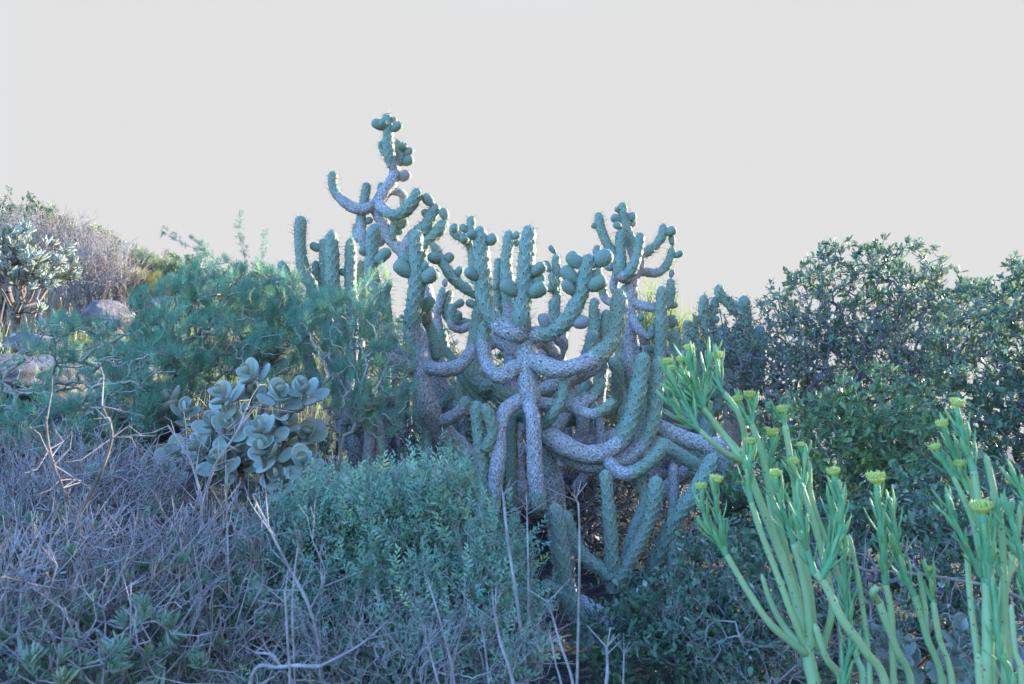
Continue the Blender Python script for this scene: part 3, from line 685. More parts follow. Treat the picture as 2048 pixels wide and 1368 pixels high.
# --- big leafy bush on the right, with its run out of the frame and an unseen bush added for shade
woody('leafy_bush', 'large dark leafy bush with twisted branches, open to the sky at its crown', 'bush', (2.05, 5.1, 0),
      [(1690,600,5.0,120,120,.5),(1790,570,5.0,95,95,.45),(1600,640,5.0,80,110,.45),(1870,640,5.1,100,110,.5),(1720,760,5.0,200,110,.5),(1940,650,5.0,80,90,.4)],
      1700, 'twig_dark', 'leaf_bush', LEAF, 0.037, 12000, rtip=0.0016, rmax=0.028, wob=0.2, shed=0.12, bf=0.3)
woody('leafy_bush', 'leafy bush filling the slope beyond the yellow flowered succulent', 'bush', (2.75, 4.1, 0),
      [(1990,700,4.1,110,150,.45),(2100,650,4.1,120,160,.5),(1930,840,4.0,130,130,.4),(2110,860,4.0,140,160,.5)],
      1500, 'twig_dark', 'leaf_bush', LEAF, 0.034, 14000, rtip=0.0014, rmax=0.024, wob=0.18, bf=0.3)
woody('leafy_bush', 'unseen leafy bush added out of frame to shade the flowering succulents', 'bush', (3.3, 3.6, 0),  # unseen bush, added to keep the low sun off the foreground
      [(2420,690,3.5,210,220,.6),(2560,720,4.4,200,200,.8),(2330,950,3.4,180,200,.5),(2700,850,3.4,250,260,.7)],
      900, 'twig_dark', 'leaf_bush', LEAF, 0.055, 14000, rtip=0.002, rmax=0.03, bf=0.3)
woody('leafy_bush', 'low leafy bush closing the gap between the slanting cactus shoot and the dark bushes', 'bush', (1.75, 3.9, 0),
      [(1560,1010,3.6,120,100,.3),(1700,960,3.9,170,130,.3),(1860,960,3.9,150,150,.3),(1480,1050,3.5,80,80,.25)],
      1200, 'twig_dark', 'leaf_low', LEAF, 0.033, 9000, rtip=0.0013, rmax=0.014, bf=0.3)
woody('bare_twig_bush', 'half bare thorny bush of arching dark twigs beside the far cactus columns', 'bush', (1.45, 4.5, 0),
      [(1530,690,4.5,90,100,.3),(1440,660,4.5,70,70,.25),(1580,780,4.5,110,90,.3),(1480,760,4.5,80,90,.3)],
      900, 'twig_dark', 'leaf_bush', LEAF, 0.032, 1900, rtip=0.0013, rmax=0.014, wob=0.22, shed=0.3, bf=0.25)
woody('broadleaf_shrub', 'bright leafed shrub with yellowish twigs below the bare thicket', 'shrub', (1.35, 3.3, 0),
      [(1640,880,3.3,150,100,.3),(1740,830,3.3,110,100,.3),(1560,960,3.2,110,80,.25),(1820,920,3.2,130,100,.3),(1690,1000,3.2,190,90,.3)],
      1200, 'twig_green', 'leaf_shrub', LEAF, 0.034, 6000, rtip=0.0011, rmax=0.012, single=220, bf=0.3)
woody('broadleaf_shrub', 'dark low shrub growing behind the thick pale green stems', 'shrub', (1.45, 2.75, 0),
      [(1780,1080,2.75,200,90,.25),(1930,1000,2.75,130,110,.25),(1600,1100,2.75,140,100,.22),(1990,1150,2.7,120,120,.25),(1560,1200,2.6,150,90,.22),(1800,1220,2.6,190,90,.22)],
      1300, 'twig_dark', 'leaf_low', LEAF, 0.029, 8500, rtip=0.0010, rmax=0.010, bf=0.3, shed=0.2)
woody('low_shrub', 'small leafed dark shrub spreading at the foot of the young cactus shoots', 'shrub', (0.55, 2.55, 0),
      [(1340,1220,2.6,120,80,.25),(1440,1120,2.6,90,80,.22),(1290,1310,2.5,110,80,.22),(1420,1290,2.5,120,90,.25),(1225,1275,2.5,80,65,.2)],
      1100, 'twig_dark', 'leaf_low', LEAF, 0.026, 5600, rtip=0.0009, rmax=0.008, bf=0.3, single=200)
woody('bare_shrub', 'tangle of fine bare grey twigs under the flowering succulents', 'shrub', (1.05, 2.35, 0),
      [(1480,1270,2.35,150,110,.25),(1640,1250,2.4,160,120,.25),(1820,1280,2.4,160,100,.25),(1980,1300,2.4,120,100,.25)],
      1000, 'twig_grey', 'leaf_low', LEAF, 0.024, 2600, rtip=0.0007, rmax=0.005, bf=0.35, wob=0.03, zs=.7, ext=1, extlen=.05)

woody('bare_shrub', 'leafless grey brown tangle inside the dark leafy bush', 'shrub', (1.75, 4.55, 0),
      [(1640,700,4.6,130,80,.3),(1760,730,4.6,130,90,.3),(1700,800,4.6,170,70,.3),(1850,720,4.6,90,80,.3)], 900, 'twig_dark', 'leaf_bush', LEAF, .04, 900, rtip=.0013, rmax=.012, bf=.25, wob=.12, ext=1, extlen=.07)

# --- teal shrubs in front
TEALS = [('dense fine leaved blue green shrub below the leaning cactus', (-0.35,2.55,0), [(800,1060,2.6,150,110,.3),(880,1000,2.6,90,85,.25),(720,1050,2.6,90,90,.25),(780,1180,2.45,190,120,.28),(760,1290,2.25,210,70,.2)], 1200, 3400),
         ('fine leaved blue green shrub beside the round leaved succulent', (-0.85,2.45,0), [(590,1120,2.5,110,110,.25),(660,1040,2.6,90,85,.22),(560,1250,2.3,150,110,.25)], 900, 2000),
         ('loose blue green shrub among the tall dry stalks', (0.0,2.4,0), [(960,1090,2.45,80,90,.22),(1000,1180,2.4,80,90,.22),(900,1230,2.3,140,100,.25),(1000,1290,2.2,90,70,.2)], 800, 1500)]
for lb, rp, bl, n1, n2 in TEALS:
    woody('fine_leaved_shrub', lb, 'shrub', rp, bl, n1, 'twig_grey', 'leaf_teal', TEAL, 0.085, int(n2 * .85), rtip=0.0009, rmax=0.006, bf=0.4, upb=1.0, shell=0.85, wob=.06, zs=.6, ext=1, extlen=.05, loose=.03)
woody('bare_shrub', 'dark leafless undergrowth beneath the blue green shrub', 'shrub', (-0.25, 2.1, 0),
      [(760,1310,2.15,220,90,.25),(950,1310,2.15,160,90,.25),(560,1330,2.1,160,80,.2)], 1300, 'twig_grey', 'leaf_teal', TEAL, 0.045, 300, rtip=0.0009, rmax=0.006, bf=0.35, wob=0.06, zs=.7, ext=1, extlen=.07)

# --- grey dry shrubs bottom left, with fleshy fingers low down
GREY = [('grey dry shrub, densest and palest, at the foot of the boulder slope', (-1.55,2.65,0), [(110,970,2.7,130,80,.3),(250,990,2.7,100,80,.3),(170,1060,2.6,180,90,.3)], 1500, 60, -0.05),
        ('grey dry shrub mixed with fleshy green finger leaves beside the blue green shrub', (-0.95,2.2,0), [(420,1140,2.25,110,110,.25),(330,1190,2.2,130,110,.25),(450,1270,2.1,120,100,.22)], 1000, 300, .45),
        ('grey dry shrub with green finger leaves in the shaded corner', (-1.3,1.95,0), [(110,1180,2.0,150,110,.25),(240,1270,1.95,170,100,.25),(60,1310,1.9,140,90,.2)], 1000, 380, .4)]
for lb, rp, bl, n1, n2, lz in GREY:
    woody('dry_shrub', lb, 'shrub', rp, bl, n1, 'twig_grey', 'leaf_finger', FINGER, 0.05, n2, rtip=0.0015, rmax=0.007, bf=0.5, wob=0.04, upb=1.2, expo=0.32, zs=0.5, ext=1, extlen=0.07, lzmax=None if lz < 0 else lz)

# --- feathery shrub left of the cacti
FEA = [('large feathery green shrub with pale zigzag branches beside the cactus columns', (-1.75,3.6,0), [(450,590,3.7,110,70,.3),(540,620,3.7,100,80,.3),(430,690,3.6,150,80,.35),(340,640,3.7,90,70,.3),(560,720,3.5,90,70,.25)], 1000, 4200),
       ('low feathery green shrub spreading over the boulders', (-2.3,3.55,0), [(200,690,3.6,150,60,.35),(90,740,3.5,110,60,.3),(290,760,3.4,110,80,.3),(110,840,3.2,130,60,.3)], 700, 2000),
       ('wispy green shrub between the boulders and the grey dry shrub', (-1.75,3.15,0), [(250,830,3.2,110,70,.25),(120,860,3.2,110,55,.25),(330,760,3.3,80,70,.2)], 600, 1500),
       ('feathery green twigs hanging over the leaning cactus trunk', (-0.75,3.25,0), [(700,680,3.3,70,90,.15),(780,760,3.25,60,120,.14),(700,800,3.25,70,80,.15),(650,640,3.4,70,60,.2),(755,590,3.3,40,50,.12)], 560, 1500)]
for lb, rp, bl, n1, n2 in FEA:
    woody('feathery_shrub', lb, 'shrub', rp, bl, n1, 'twig_pale', 'needle', TUFT, 0.055, int(n2 * .62), rtip=0.0013, rmax=0.008, bf=0.3, wob=0.09, upb=1.3, shed=0.22)
for k, (q, lb) in enumerate([([(452,560),(420,510),(372,490),(325,462)], 'wispy feathery spray arching out over the hillside'),
                             ([(480,560),(490,520),(478,470),(482,430)], 'upright wispy spray taller than the feathery shrub'),
                             ([(520,560),(524,510),(530,465)], 'slender feathery spray next to the outermost cactus column'),
                             ([(420,540),(405,495),(385,478)], 'short feathery spray leaning above the feathery shrub')]):
    pts = [P(x, y, 3.7) for x, y in [(q[0][0], q[0][1] + 120)] + q]; base = pts[0]; base0 = np.array([base[0], base[1], gz(base[0], base[1])])
    t = thing('feathery_spray', lb, 'plant', base0, 'sprays of the feathery shrub')
    V, Q, uv = tube([base0] + pts, [0.004, 0.003, 0.002, 0.0008], 5, 0.03); obj('stem', mesh('stem', V - base0, Q, uv), MATS['twig_pale'], t)
    c, s = spline(pts[1:], 0.008); n_ = 70; ii = rng.integers(0, len(c), n_)
    V, Q, T = scatter(TUFT, c[ii] + rng.normal(size=(n_, 3)) * 0.008, rng.normal(size=(n_, 3)) * 0.6 + [0, 0, .6], rng.uniform(.018, .034, n_))
    obj('needles', mesh('needles', V - base0, Q, None, {'tint': T * 0.8}, False), MATS['needle'], t, stuff=True)

# --- round leaved succulent
def round_leaf(w=0.86):
    n, k = 16, 4; V = [(0, 0, 0.5)]; rim = [0.0]; 
    a = np.arange(n) * 2 * np.pi / n
    for q in range(1, k + 1):
        f = q / k
        for x in a:
            zz = 0.52 + 0.5 * f * np.cos(x); xx = w * 0.5 * f * np.sin(x) * (1 - 0.25 * max(0, -np.cos(x)) ** 1.5)
            V.append((xx, 0.16 * f * f + 0.02 * (1 - f), zz)); rim.append(f ** 6)
    top = len(V); V += [(v[0] * 0.98, v[1] - 0.045 * (1 - r_ * 0.8), v[2]) for v, r_ in zip(V[:top], rim[:top])]; rim = rim + rim
    Q = []
    for o_, flip in ((0, False), (top, True)):
        for j in range(0, n, 2): f_ = (o_, o_ + 1 + j, o_ + 1 + (j + 1) % n, o_ + 1 + (j + 2) % n); Q.append(f_ if flip else f_[::-1])
        for q in range(k - 1):
            for j in range(n):
                f_ = (o_ + 1 + q * n + j, o_ + 1 + (q + 1) * n + j, o_ + 1 + (q + 1) * n + (j + 1) % n, o_ + 1 + q * n + (j + 1) % n); Q.append(f_ if flip else f_[::-1])
    b = 1 + (k - 1) * n
    for j in range(n): Q.append((b + j, b + (j + 1) % n, top + b + (j + 1) % n, top + b + j))
    return mesh('leaf', np.array(V), np.array(Q), None, {'rim': np.array(rim)})
RL = [round_leaf(w_) for w_ in (0.80, 0.92, 0.70)]
def rosettes(name, label, Y, base_px, ros, size, group=None):
    bp = P(base_px[0], base_px[1], Y); bp[2] = gz(bp[0], bp[1]) - 0.01
    t = thing(name, label, 'succulent', bp, group)
    ctr = np.array([P(x, y, Y + dy) for x, y, dy, _ in ros]); mid = ctr - np.array([0, 0, 0.07])
    ex = [bp + (c_ - bp) * f_ * np.array([.6 + .4 * f_, .6 + .4 * f_, 1]) for c_ in mid for f_ in (0.45, 0.75)]
    pts, par, cnt = grow(bp, np.vstack([mid, ex]), 0.25)
    V, Q, _ = branch_mesh(pts, par, cnt, 0.0055, 0.016, 0.3, 0.05, 8); obj('stems', mesh('stems', V - bp, Q), MATS['twig_brown'], t)
    sho = []
    for m0, c0 in zip(mid, ctr):
        V, Q = segs([m0], [c0], [.006], [.005], 8); sho.append(obj('shoot', mesh('shoot', V - bp, Q), MATS['twig_green'], t))
    for so, c_, (x, y, dy, nl) in zip(sho, ctr, ros):
        tilt = nrm(np.array([rng.normal() * 0.4, -0.9 + rng.normal() * 0.3, 0.8]))
        e1 = nrm(np.cross(tilt, [0.3, 1, 0.1])); e2 = np.cross(tilt, e1); a0 = rng.random() * 6
        for k in range(nl + 2):
            lvl = k // 2; a = a0 + (k % 2) * np.pi + lvl * (np.pi / 2) + rng.normal() * 0.15
            op = 0.30 + 0.30 * lvl; op = min(op, 1.7)
            outv = math.cos(a) * e1 + math.sin(a) * e2; ax = nrm(math.cos(op) * tilt + math.sin(op) * outv)
            upv = nrm(-outv * math.cos(op) + tilt * math.sin(op))
            obj('leaf', RL[int(rng.integers(0, 3))], MATS['cotyledon_leaf'], so, loc=c_ - tilt * 0.022 * lvl * 0.8 + outv * 0.004 - bp, rot=quat(ax, upv), scale=size * min(1, 0.62 + 0.16 * lvl) * rng.uniform(0.85, 1.12))
    return t
rosettes('round_leaved_succulent', 'grey green succulent bush with large round paddle leaves on stout stems', 3.05, (560, 1020),
  [(447,788,-.05,8),(558,788,-.05,8),(608,780,.0,8),(502,748,.08,6),(460,850,-.05,8),(522,858,-.12,8),(572,846,-.02,8),(530,902,-.12,8),(606,925,-.12,10),
   (438,922,-.08,8),(397,895,.0,8),(615,868,.06,8),(560,955,-.1,6),(502,790,.1,6),(480,900,.0,8),(425,850,.08,6),(585,890,.05,6)], 0.088)
rosettes('round_leaved_succulent', 'smaller grey green succulent with round leaves half hidden by dry twigs', 3.1, (345, 1030),
  [(335,800,.1,8),(369,822,.05,6),(330,950,-.1,8),(350,905,0,6)], 0.085)
rosettes('round_leaved_succulent', 'round leaved succulent half sunk in the feathery shrub', 3.5, (530, 860), [(521,695,0,8),(545,720,.05,6),(500,705,.05,6)], 0.085)
rosettes('round_leaved_succulent', 'few round grey leaves near the ground between the pale green stems', 2.35, (1770, 1400), [(1775,1290,0,8),(1800,1330,0.05,6),(1735,1310,.1,6)], 0.085)
rosettes('round_leaved_succulent', 'few round grey leaves near the ground behind the tallest flowering stems', 2.3, (1940, 1400), [(1935,1270,.05,6),(1910,1340,0,6),(1985,1300,.08,6)], 0.085)

# --- yellow flowered succulent stems on the right
def flower_mesh(seed):
    r_ = np.random.default_rng(seed); Vs, Qs, o = [], [], 0
    a = np.arange(8) * np.pi / 4
    for i in range(46):
        q = math.sqrt(i / 46) * 0.5; th = i * 2.4; p_ = np.array([q * math.cos(th), q * math.sin(th), 0.22 - 0.25 * q * q + 0.16 * r_.random()])
        h = r_.uniform(0.10, 0.26); rr = r_.uniform(0.035, 0.075)
        v = [p_ + (rr * .5 * np.cos(x), rr * .5 * np.sin(x), -.1) for x in a[::2]] + [p_ + (rr * np.cos(x), rr * np.sin(x), h * .6) for x in a[::2]] + [p_ + (rr * .3 * np.cos(x), rr * .3 * np.sin(x), h) for x in a[::2]]
        Vs += v; Qs += [(o + l * 4 + j, o + l * 4 + (j + 1) % 4, o + l * 4 + 4 + (j + 1) % 4, o + l * 4 + 4 + j) for l in range(2) for j in range(4)] + [(o + 8, o + 9, o + 10, o + 11)]; o += 12
    prof = [(.10, -.34), (.17, -.18), (.42, .02), (.48, .12), (.3, .2), (.0, .24)]
    for r2, z in prof: Vs += [np.array([r2 * np.cos(x), r2 * np.sin(x), z]) for x in a]
    Qs += [(o + l * 8 + j, o + l * 8 + (j + 1) % 8, o + l * 8 + 8 + (j + 1) % 8, o + l * 8 + 8 + j) for l in range(5) for j in range(8)]
    return mesh('flower_head', np.array(Vs), np.array(Qs), None, None, False)
FL = [flower_mesh(k) for k in range(3)]
def sleaf():
    a = np.arange(6) * np.pi / 3; V, rim = [], []
    for z, r_ in ((0, .045), (.25, .085), (.6, .095), (.85, .06), (1, .006)):
        V += [(r_ * np.cos(x), 0.45 * r_ * np.sin(x) + 0.22 * z * z, z) for x in a]; rim += [max(0, z - .8) * 4] * 6
    Q = [(i * 6 + j, i * 6 + (j + 1) % 6, i * 6 + 6 + (j + 1) % 6, i * 6 + 6 + j) for i in range(4) for j in range(6)]
    return mesh('leaf', np.array(V), np.array(Q), None, {'rim': np.array(rim)})
SL = [sleaf()]
def senecio(label, Y, base_px, stems):
    """stems: (pixel points with depth offsets, r0 px, r1 px, kind) kind: s bare stem, f leafy shoot with flower, l leafy shoot"""
    bp = P(base_px[0], base_px[1], Y); bp[2] = gz(bp[0], bp[1]) - 0.01
    t = thing('flowering_succulent', label, 'succulent', bp, 'yellow flowered succulents with finger-thick stems')
    for st in stems:
        pts, dy = [], 0
        for q in st[0]:
            if len(q) > 2: dy = q[2]
            pts.append(P(q[0], q[1], Y + dy))
        if st[0][0][1] >= 1360: pts = [bp + (pts[0] - bp) * np.array([.45, .45, .0]) , *pts]
        m_ = mpp(st[0][0][0], st[0][0][1], Y); c, s = spline(pts, 0.008)
        r0, r1 = st[1] * m_ * .82, st[2] * m_ * .82; tt = np.linspace(0, 1, len(c)); rad = r0 + (r1 - r0) * tt
        rad = rad * (1 + 0.05 * np.sin(s * 60 + rng.random() * 6) * (rng.random() > .3) + 0.04 * np.sin(s * 27)) ; 
        if st[3] == 's' : rad[-1] *= 0.5; rad[0] *= .9
        V, Q, uv = tube(c, rad, 12, 0.008)
        V = V + 0.02 * r0 * rng.normal(size=V.shape)
        # closed rounded end
        k = 12; n_ = len(V) // k; endc = V[-k:].mean(0); dirv = nrm(c[-1] - c[-3]); e1 = endc + (V[-k:] - endc) * .6 + dirv * rad[-1] * .6; e2 = endc + (V[-k:] - endc) * .02 + dirv * rad[-1] * .85
        V = np.vstack([V, e1, e2]); jj = np.arange(k)
        for l in range(2):
            Q = np.vstack([Q, np.stack([(n_ - 1 + l) * k + jj, (n_ - 1 + l) * k + (jj + 1) % k, (n_ + l) * k + (jj + 1) % k, (n_ + l) * k + jj], 1)])
        nm = 'stem' if st[3] == 's' else 'shoot'
        so = obj(nm, mesh(nm, V - bp, Q), MATS['senecio_stem' if st[3] == 's' else 'senecio_shoot'], t)
        if st[3] in 'fl':
            L = s[-1]; T, U, W = frames(c); nlv = int(L / 0.0125) + 3; rot0 = rng.random() * 6
            for i in range(nlv):
                f = min(0.995, 0.12 + 0.88 * i / nlv) if nlv > 6 else (0.3 + 0.7 * i / nlv); k_ = int(f * (len(c) - 1)); a = rot0 + i * 2.4
                ov = math.cos(a) * U[k_] + math.sin(a) * W[k_]; near_tip = 1 if (f > .9 and st[3] == 'l') else 0
                ax = nrm(ov * rng.uniform(.35, .75) * (0.5 if near_tip else 1) + T[k_])
                ln = rng.uniform(0.032, 0.066) * (0.75 if st[3] == 'f' and f > .85 else 1) * min(1.25, max(.7, Y / 1.9))
                obj('leaf', SL[0], MATS['senecio_leaf'], so, loc=c[k_] + ov * rad[k_] * .8 - bp, rot=quat(ax, -ov), scale=(ln * rng.uniform(.8, 1.2), ln * .8, ln))
        if st[3] == 'f':
            sz = (st[4] if len(st) > 4 else 30) * m_ * .9
            dirv = nrm(nrm(c[-1] - c[-4]) * .5 + np.array([0, 0, .8]) + rng.normal(size=3) * .12)
            obj('flower_head', FL[int(rng.integers(0, 3))], MATS['flower'], so, loc=c[-1] + dirv * sz * .28 - bp, rot=quat(dirv, rng.normal(size=3)), scale=sz)
    return t
senecio('pale green succulent of many stems with the longest arm reaching toward the cactus', 2.0, (1640, 1480), [
 ([(1630,1390,0),(1622,1340),(1612,1290)], 18, 15, 's'),
 ([(1612,1306,0),(1600,1299,-.02),(1541,1248,-.05),(1496,1183),(1466,1133),(1451,1106)], 10, 7, 's'),
 ([(1452,1110,-.05),(1426,1067),(1408,1027),(1403,984)], 6, 5, 'f', 26), ([(1452,1110,-.05),(1443,1057,-.06),(1432,1007),(1430,970)], 6, 5, 'f', 28),
 ([(1614,1300,0),(1572,1258,.03),(1541,1203),(1524,1150)], 9, 6, 's'),
 ([(1610,1292,0),(1582,1223,-.02),(1552,1143),(1521,1062),(1501,1000)], 9, 7, 's'), ([(1502,1004,-.02),(1496,962),(1500,916),(1501,892)], 7, 6, 'f', 24),
 ([(1614,1292,0),(1587,1183,.03),(1557,1097,.05),(1526,1017),(1501,952),(1486,918)], 12, 10, 's'),
 ([(1486,924,.05),(1451,906,.02),(1421,881,0),(1396,857)], 8, 6, 's'), ([(1397,860,0),(1365,836,-.02),(1340,801),(1331,778)], 6, 4, 'l'),
 ([(1397,859,0),(1376,816,.03),(1356,781),(1344,745)], 6, 5, 'f', 20),
 ([(1486,922,.05),(1456,881,.07),(1426,841),(1403,813)], 9, 7, 's'), ([(1404,816,.07),(1375,801,.05),(1346,771),(1336,732)], 6, 5, 'f', 24),
 ([(1404,815,.07),(1391,771,.06),(1381,730),(1378,704)], 7, 6, 'f', 22), ([(1405,815,.07),(1411,781,.1),(1418,730),(1419,706)], 6, 5, 'l'),
 ([(1403,815,.07),(1378,781,.12),(1362,727)], 6, 5, 'f', 22),
 ([(1488,920,.05),(1491,881,.03),(1476,826,0),(1447,782)], 8, 6, 's'), ([(1447,785,0),(1438,770,0),(1436,735),(1436,719)], 6, 5, 'f', 24),
 ([(1482,905,.06),(1451,871,.1),(1424,850)], 6, 5, 's'), ([(1425,852,.1),(1417,838,.1),(1418,822)], 4, 4, 'f', 12),
 ([(1616,1292,0),(1597,1198,.06),(1574,1113,.08),(1546,1002),(1521,901),(1502,846)], 11, 8, 's'), ([(1503,850,.08),(1484,822),(1477,808)], 6, 5, 'f', 26), ([(1503,850,.08),(1505,815,.1),(1499,800)], 6, 5, 'f', 28),
 ([(1624,1292,0),(1612,1183,-.03),(1587,1082,-.04)], 11, 9, 's'), ([(1588,1088,-.04),(1562,1007,-.05),(1552,957)], 7, 6, 'f', 26),
 ([(1630,1300,.05),(1622,1200,.1),(1602,1080,.12),(1590,980),(1578,900),(1569,848)], 10, 8, 's'), ([(1570,852,.12),(1567,838),(1566,830)], 6, 6, 'f', 30),
 ([(1626,1296,.02),(1590,1180,.1),(1552,1062,.14),(1536,985,.15)], 9, 8, 's'), ([(1537,990,.15),(1540,925,.14),(1546,876)], 8, 6, 'f', 30), 
 ([(1640,1310,.05),(1662,1233,.06),(1660,1173),(1632,1062),(1604,975)], 9, 8, 's'), ([(1605,980,.06),(1592,950),(1588,934)], 8, 6, 'f', 28), ([(1606,985,.06),(1608,930,.1),(1603,896)], 6, 5, 'f', 18),
 ([(1690,1390,0),(1652,1314,-.03),(1630,1250)], 10, 8, 's'),
 ([(1725,1380,.0),(1712,1309,.08),(1692,1208,.1),(1662,1108),(1624,1002),(1617,921)], 9, 7, 's')])
senecio('pale green succulent whose dark leafy forks cross a slanting stem', 1.85, (1775, 1480), [
 ([(1775,1390,0),(1728,1299,-.02),(1687,1243,-.03),(1652,1173),(1626,1140)], 12, 10, 's'),
 ([(1628,1146,-.03),(1612,1092),(1598,1022),(1596,972)], 9, 7, 'l'), ([(1640,1160,-.03),(1672,1097,-.04),(1683,1022),(1668,955)], 9, 7, 'f', 28),
 ([(1650,1172,-.02),(1652,1120,.02),(1668,1060),(1662,1000)], 7, 6, 'l'),
 ([(1742,1390,.05),(1738,1314,.06),(1728,1233),(1712,1133),(1697,1070)], 8, 6, 's'),
 ([(1690,1390,.06),(1700,1290,.05),(1690,1170),(1688,1100)], 8, 6, 'l')])
senecio('pale green succulent with one curled cut stem between its neighbours', 1.9, (1840, 1480), [
 ([(1826,1390,0),(1793,1299,-.02),(1768,1233,-.03),(1756,1196)], 10, 9, 's'), ([(1757,1202,-.03),(1748,1192,-.05),(1746,1182,-.07),(1756,1176,-.06)], 9, 8, 's'),
 ([(1790,1390,.05),(1783,1233,.05),(1770,1163)], 9, 8, 's'), ([(1771,1168,.05),(1765,1082,.03),(1758,1022),(1754,972)], 9, 8, 'f', 42),
 ([(1886,1390,.03),(1853,1273,.03),(1828,1186)], 10, 8, 's'), ([(1829,1192,.03),(1803,1133),(1790,1057),(1779,998)], 8, 6, 'l'),
 ([(1905,1390,.0),(1878,1273),(1866,1201)], 9, 7, 's'), ([(1867,1206,0),(1862,1170),(1858,1146)], 5, 4, 'f', 20), ([(1852,1262,.03),(1848,1208,.04),(1838,1145)], 8, 6, 's')])
senecio('thickest stemmed flowering succulent, tall and crowded, with wide yellow heads', 1.6, (1985, 1520), [
 ([(1974,1400,0),(1976,1284),(1974,1158)], 15, 13, 's'), ([(1975,1170,0),(1971,1090),(1966,1032)], 13, 11, 'f', 46),
 ([(1960,1400,.04),(1954,1309,.05),(1939,1183),(1934,1095)], 9, 7, 's'),
 ([(1990,1400,.08),(1975,1200,.1),(1949,1057),(1929,1002),(1904,948)], 10, 7, 's'), ([(1905,952,.1),(1891,931),(1874,903)], 6, 5, 'f', 24),
 ([(1985,1250,.06),(1962,1040,.06),(1946,935)], 10, 9, 's'), ([(1947,940,.06),(1924,862),(1914,818)], 9, 7, 'f', 32),
 ([(1980,1260,.12),(1950,1010,.12),(1922,938)], 9, 7, 's'), ([(1923,942,.12),(1899,885),(1887,858)], 7, 6, 'f', 30), ([(1935,980,.1),(1925,955),(1921,938)], 7, 6, 'f', 28),
 ([(2010,1400,.06),(2006,1107,.08),(1989,992),(1971,910)], 11, 8, 's'),
 ([(1960,1150,.0),(1928,1082,-.02),(1904,1032),(1893,990)], 7, 5, 'l'),
 ([(2070,1300,-.02),(2044,1123,-.03),(2024,1042),(2018,1008)], 9, 7, 'l'),
 ([(2020,1400,.1),(2009,1208,.1),(2024,1123),(2044,1005)], 10, 8, 's'), ([(2080,1080,.02),(2050,1000),(2022,938)], 8, 6, 'l'),
 ([(2000,1150,.03),(1985,1090),(1998,1000)], 8, 6, 'l'),
 ([(1962,1400,-.05),(1957,1310,-.06)], 10, 8, 's'), ([(2025,1400,-.02),(1999,1304,-.02),(1990,1180)], 10, 7, 'l'), ([(2044,1400,-.04),(2030,1300,-.04),(2022,1210)], 8, 6, 's')])

# --- tall dry stalks
STK = [([(1006,985),(1017,1089),(1038,1229),(1056,1400)],2.1,4.2),([(1053,990),(1056,1100),(1057,1188),(1054,1400)],2.15,2.6),([(1148,990),(1157,1016),(1159,1134),(1154,1400)],1.95,2.9),
       ([(1095,1199),(1119,1282),(1150,1400)],1.9,3.4),([(987,1215),(1001,1285),(1030,1400)],1.9,4.2),([(848,1140),(880,1242),(912,1400)],1.9,2.8),([(845,1250),(874,1358),(880,1400)],1.85,3.0),
       ([(1098,1260),(1112,1330),(1125,1400)],1.9,2.6),([(960,1240),(972,1310),(978,1400)],2.0,3),([(935,1230),(910,1310),(900,1400)],2.0,2.6),([(1248,1300),(1247,1350),(1246,1400)],1.95,2.6),
       ([(1213,1290),(1215,1340),(1212,1400)],1.9,4.5),([(570,1180),(574,1260),(580,1400)],1.8,3.2),([(600,1060),(585,1200),(590,1400)],1.9,2.6),([(452,930),(455,1080),(460,1300)],2.1,2.6)]
for k, (q, Y, w_) in enumerate(STK):
    pts = [P(x, y, Y) for x, y in q][::-1]; b0 = pts[0].copy(); b0[2] = gz(b0[0], b0[1]) - 0.01; pts = [b0] + pts
    m_ = mpp(q[0][0], q[0][1], Y) * w_
    V, Q, uv = tube(pts, [m_ * 1.1, m_, m_ * .85, m_ * .6], 7, 0.02); V = V + rng.normal(size=V.shape) * m_ * .06
    o = thing('dry_stalk', 'bare dry stalk rising through the shrub nearest the round leaved succulent' if q[0][0] < 700 else ('bare dry stalk leaning at the edge of the blue green shrub' if q[0][0] < 965 else
        ('pale dry stalk standing beside the young cactus shoots' if q[0][0] > 1090 else 'tall dry stalk standing before the drooping cactus arms')), 'stalk', b0, 'dry stalks in front of the cactus')
    obj('stem', mesh('stem', V - b0, Q, uv), MATS['twig_grey'], o)
    a_, b_ = [], []
    for j in range(5):
        f = rng.uniform(.55, .98); c = pts[-1] * f + pts[-2] * (1 - f); a_.append(c); b_.append(c + rng.normal(size=3) * [.03, .02, .01] + [0, 0, .035])
    V, Q = segs(np.array(a_) - b0, np.array(b_) - b0, np.full(5, m_ * .35), np.full(5, m_ * .2)); obj('side_twigs', mesh('side_twigs', V, Q), MATS['twig_grey'], o, stuff=True)

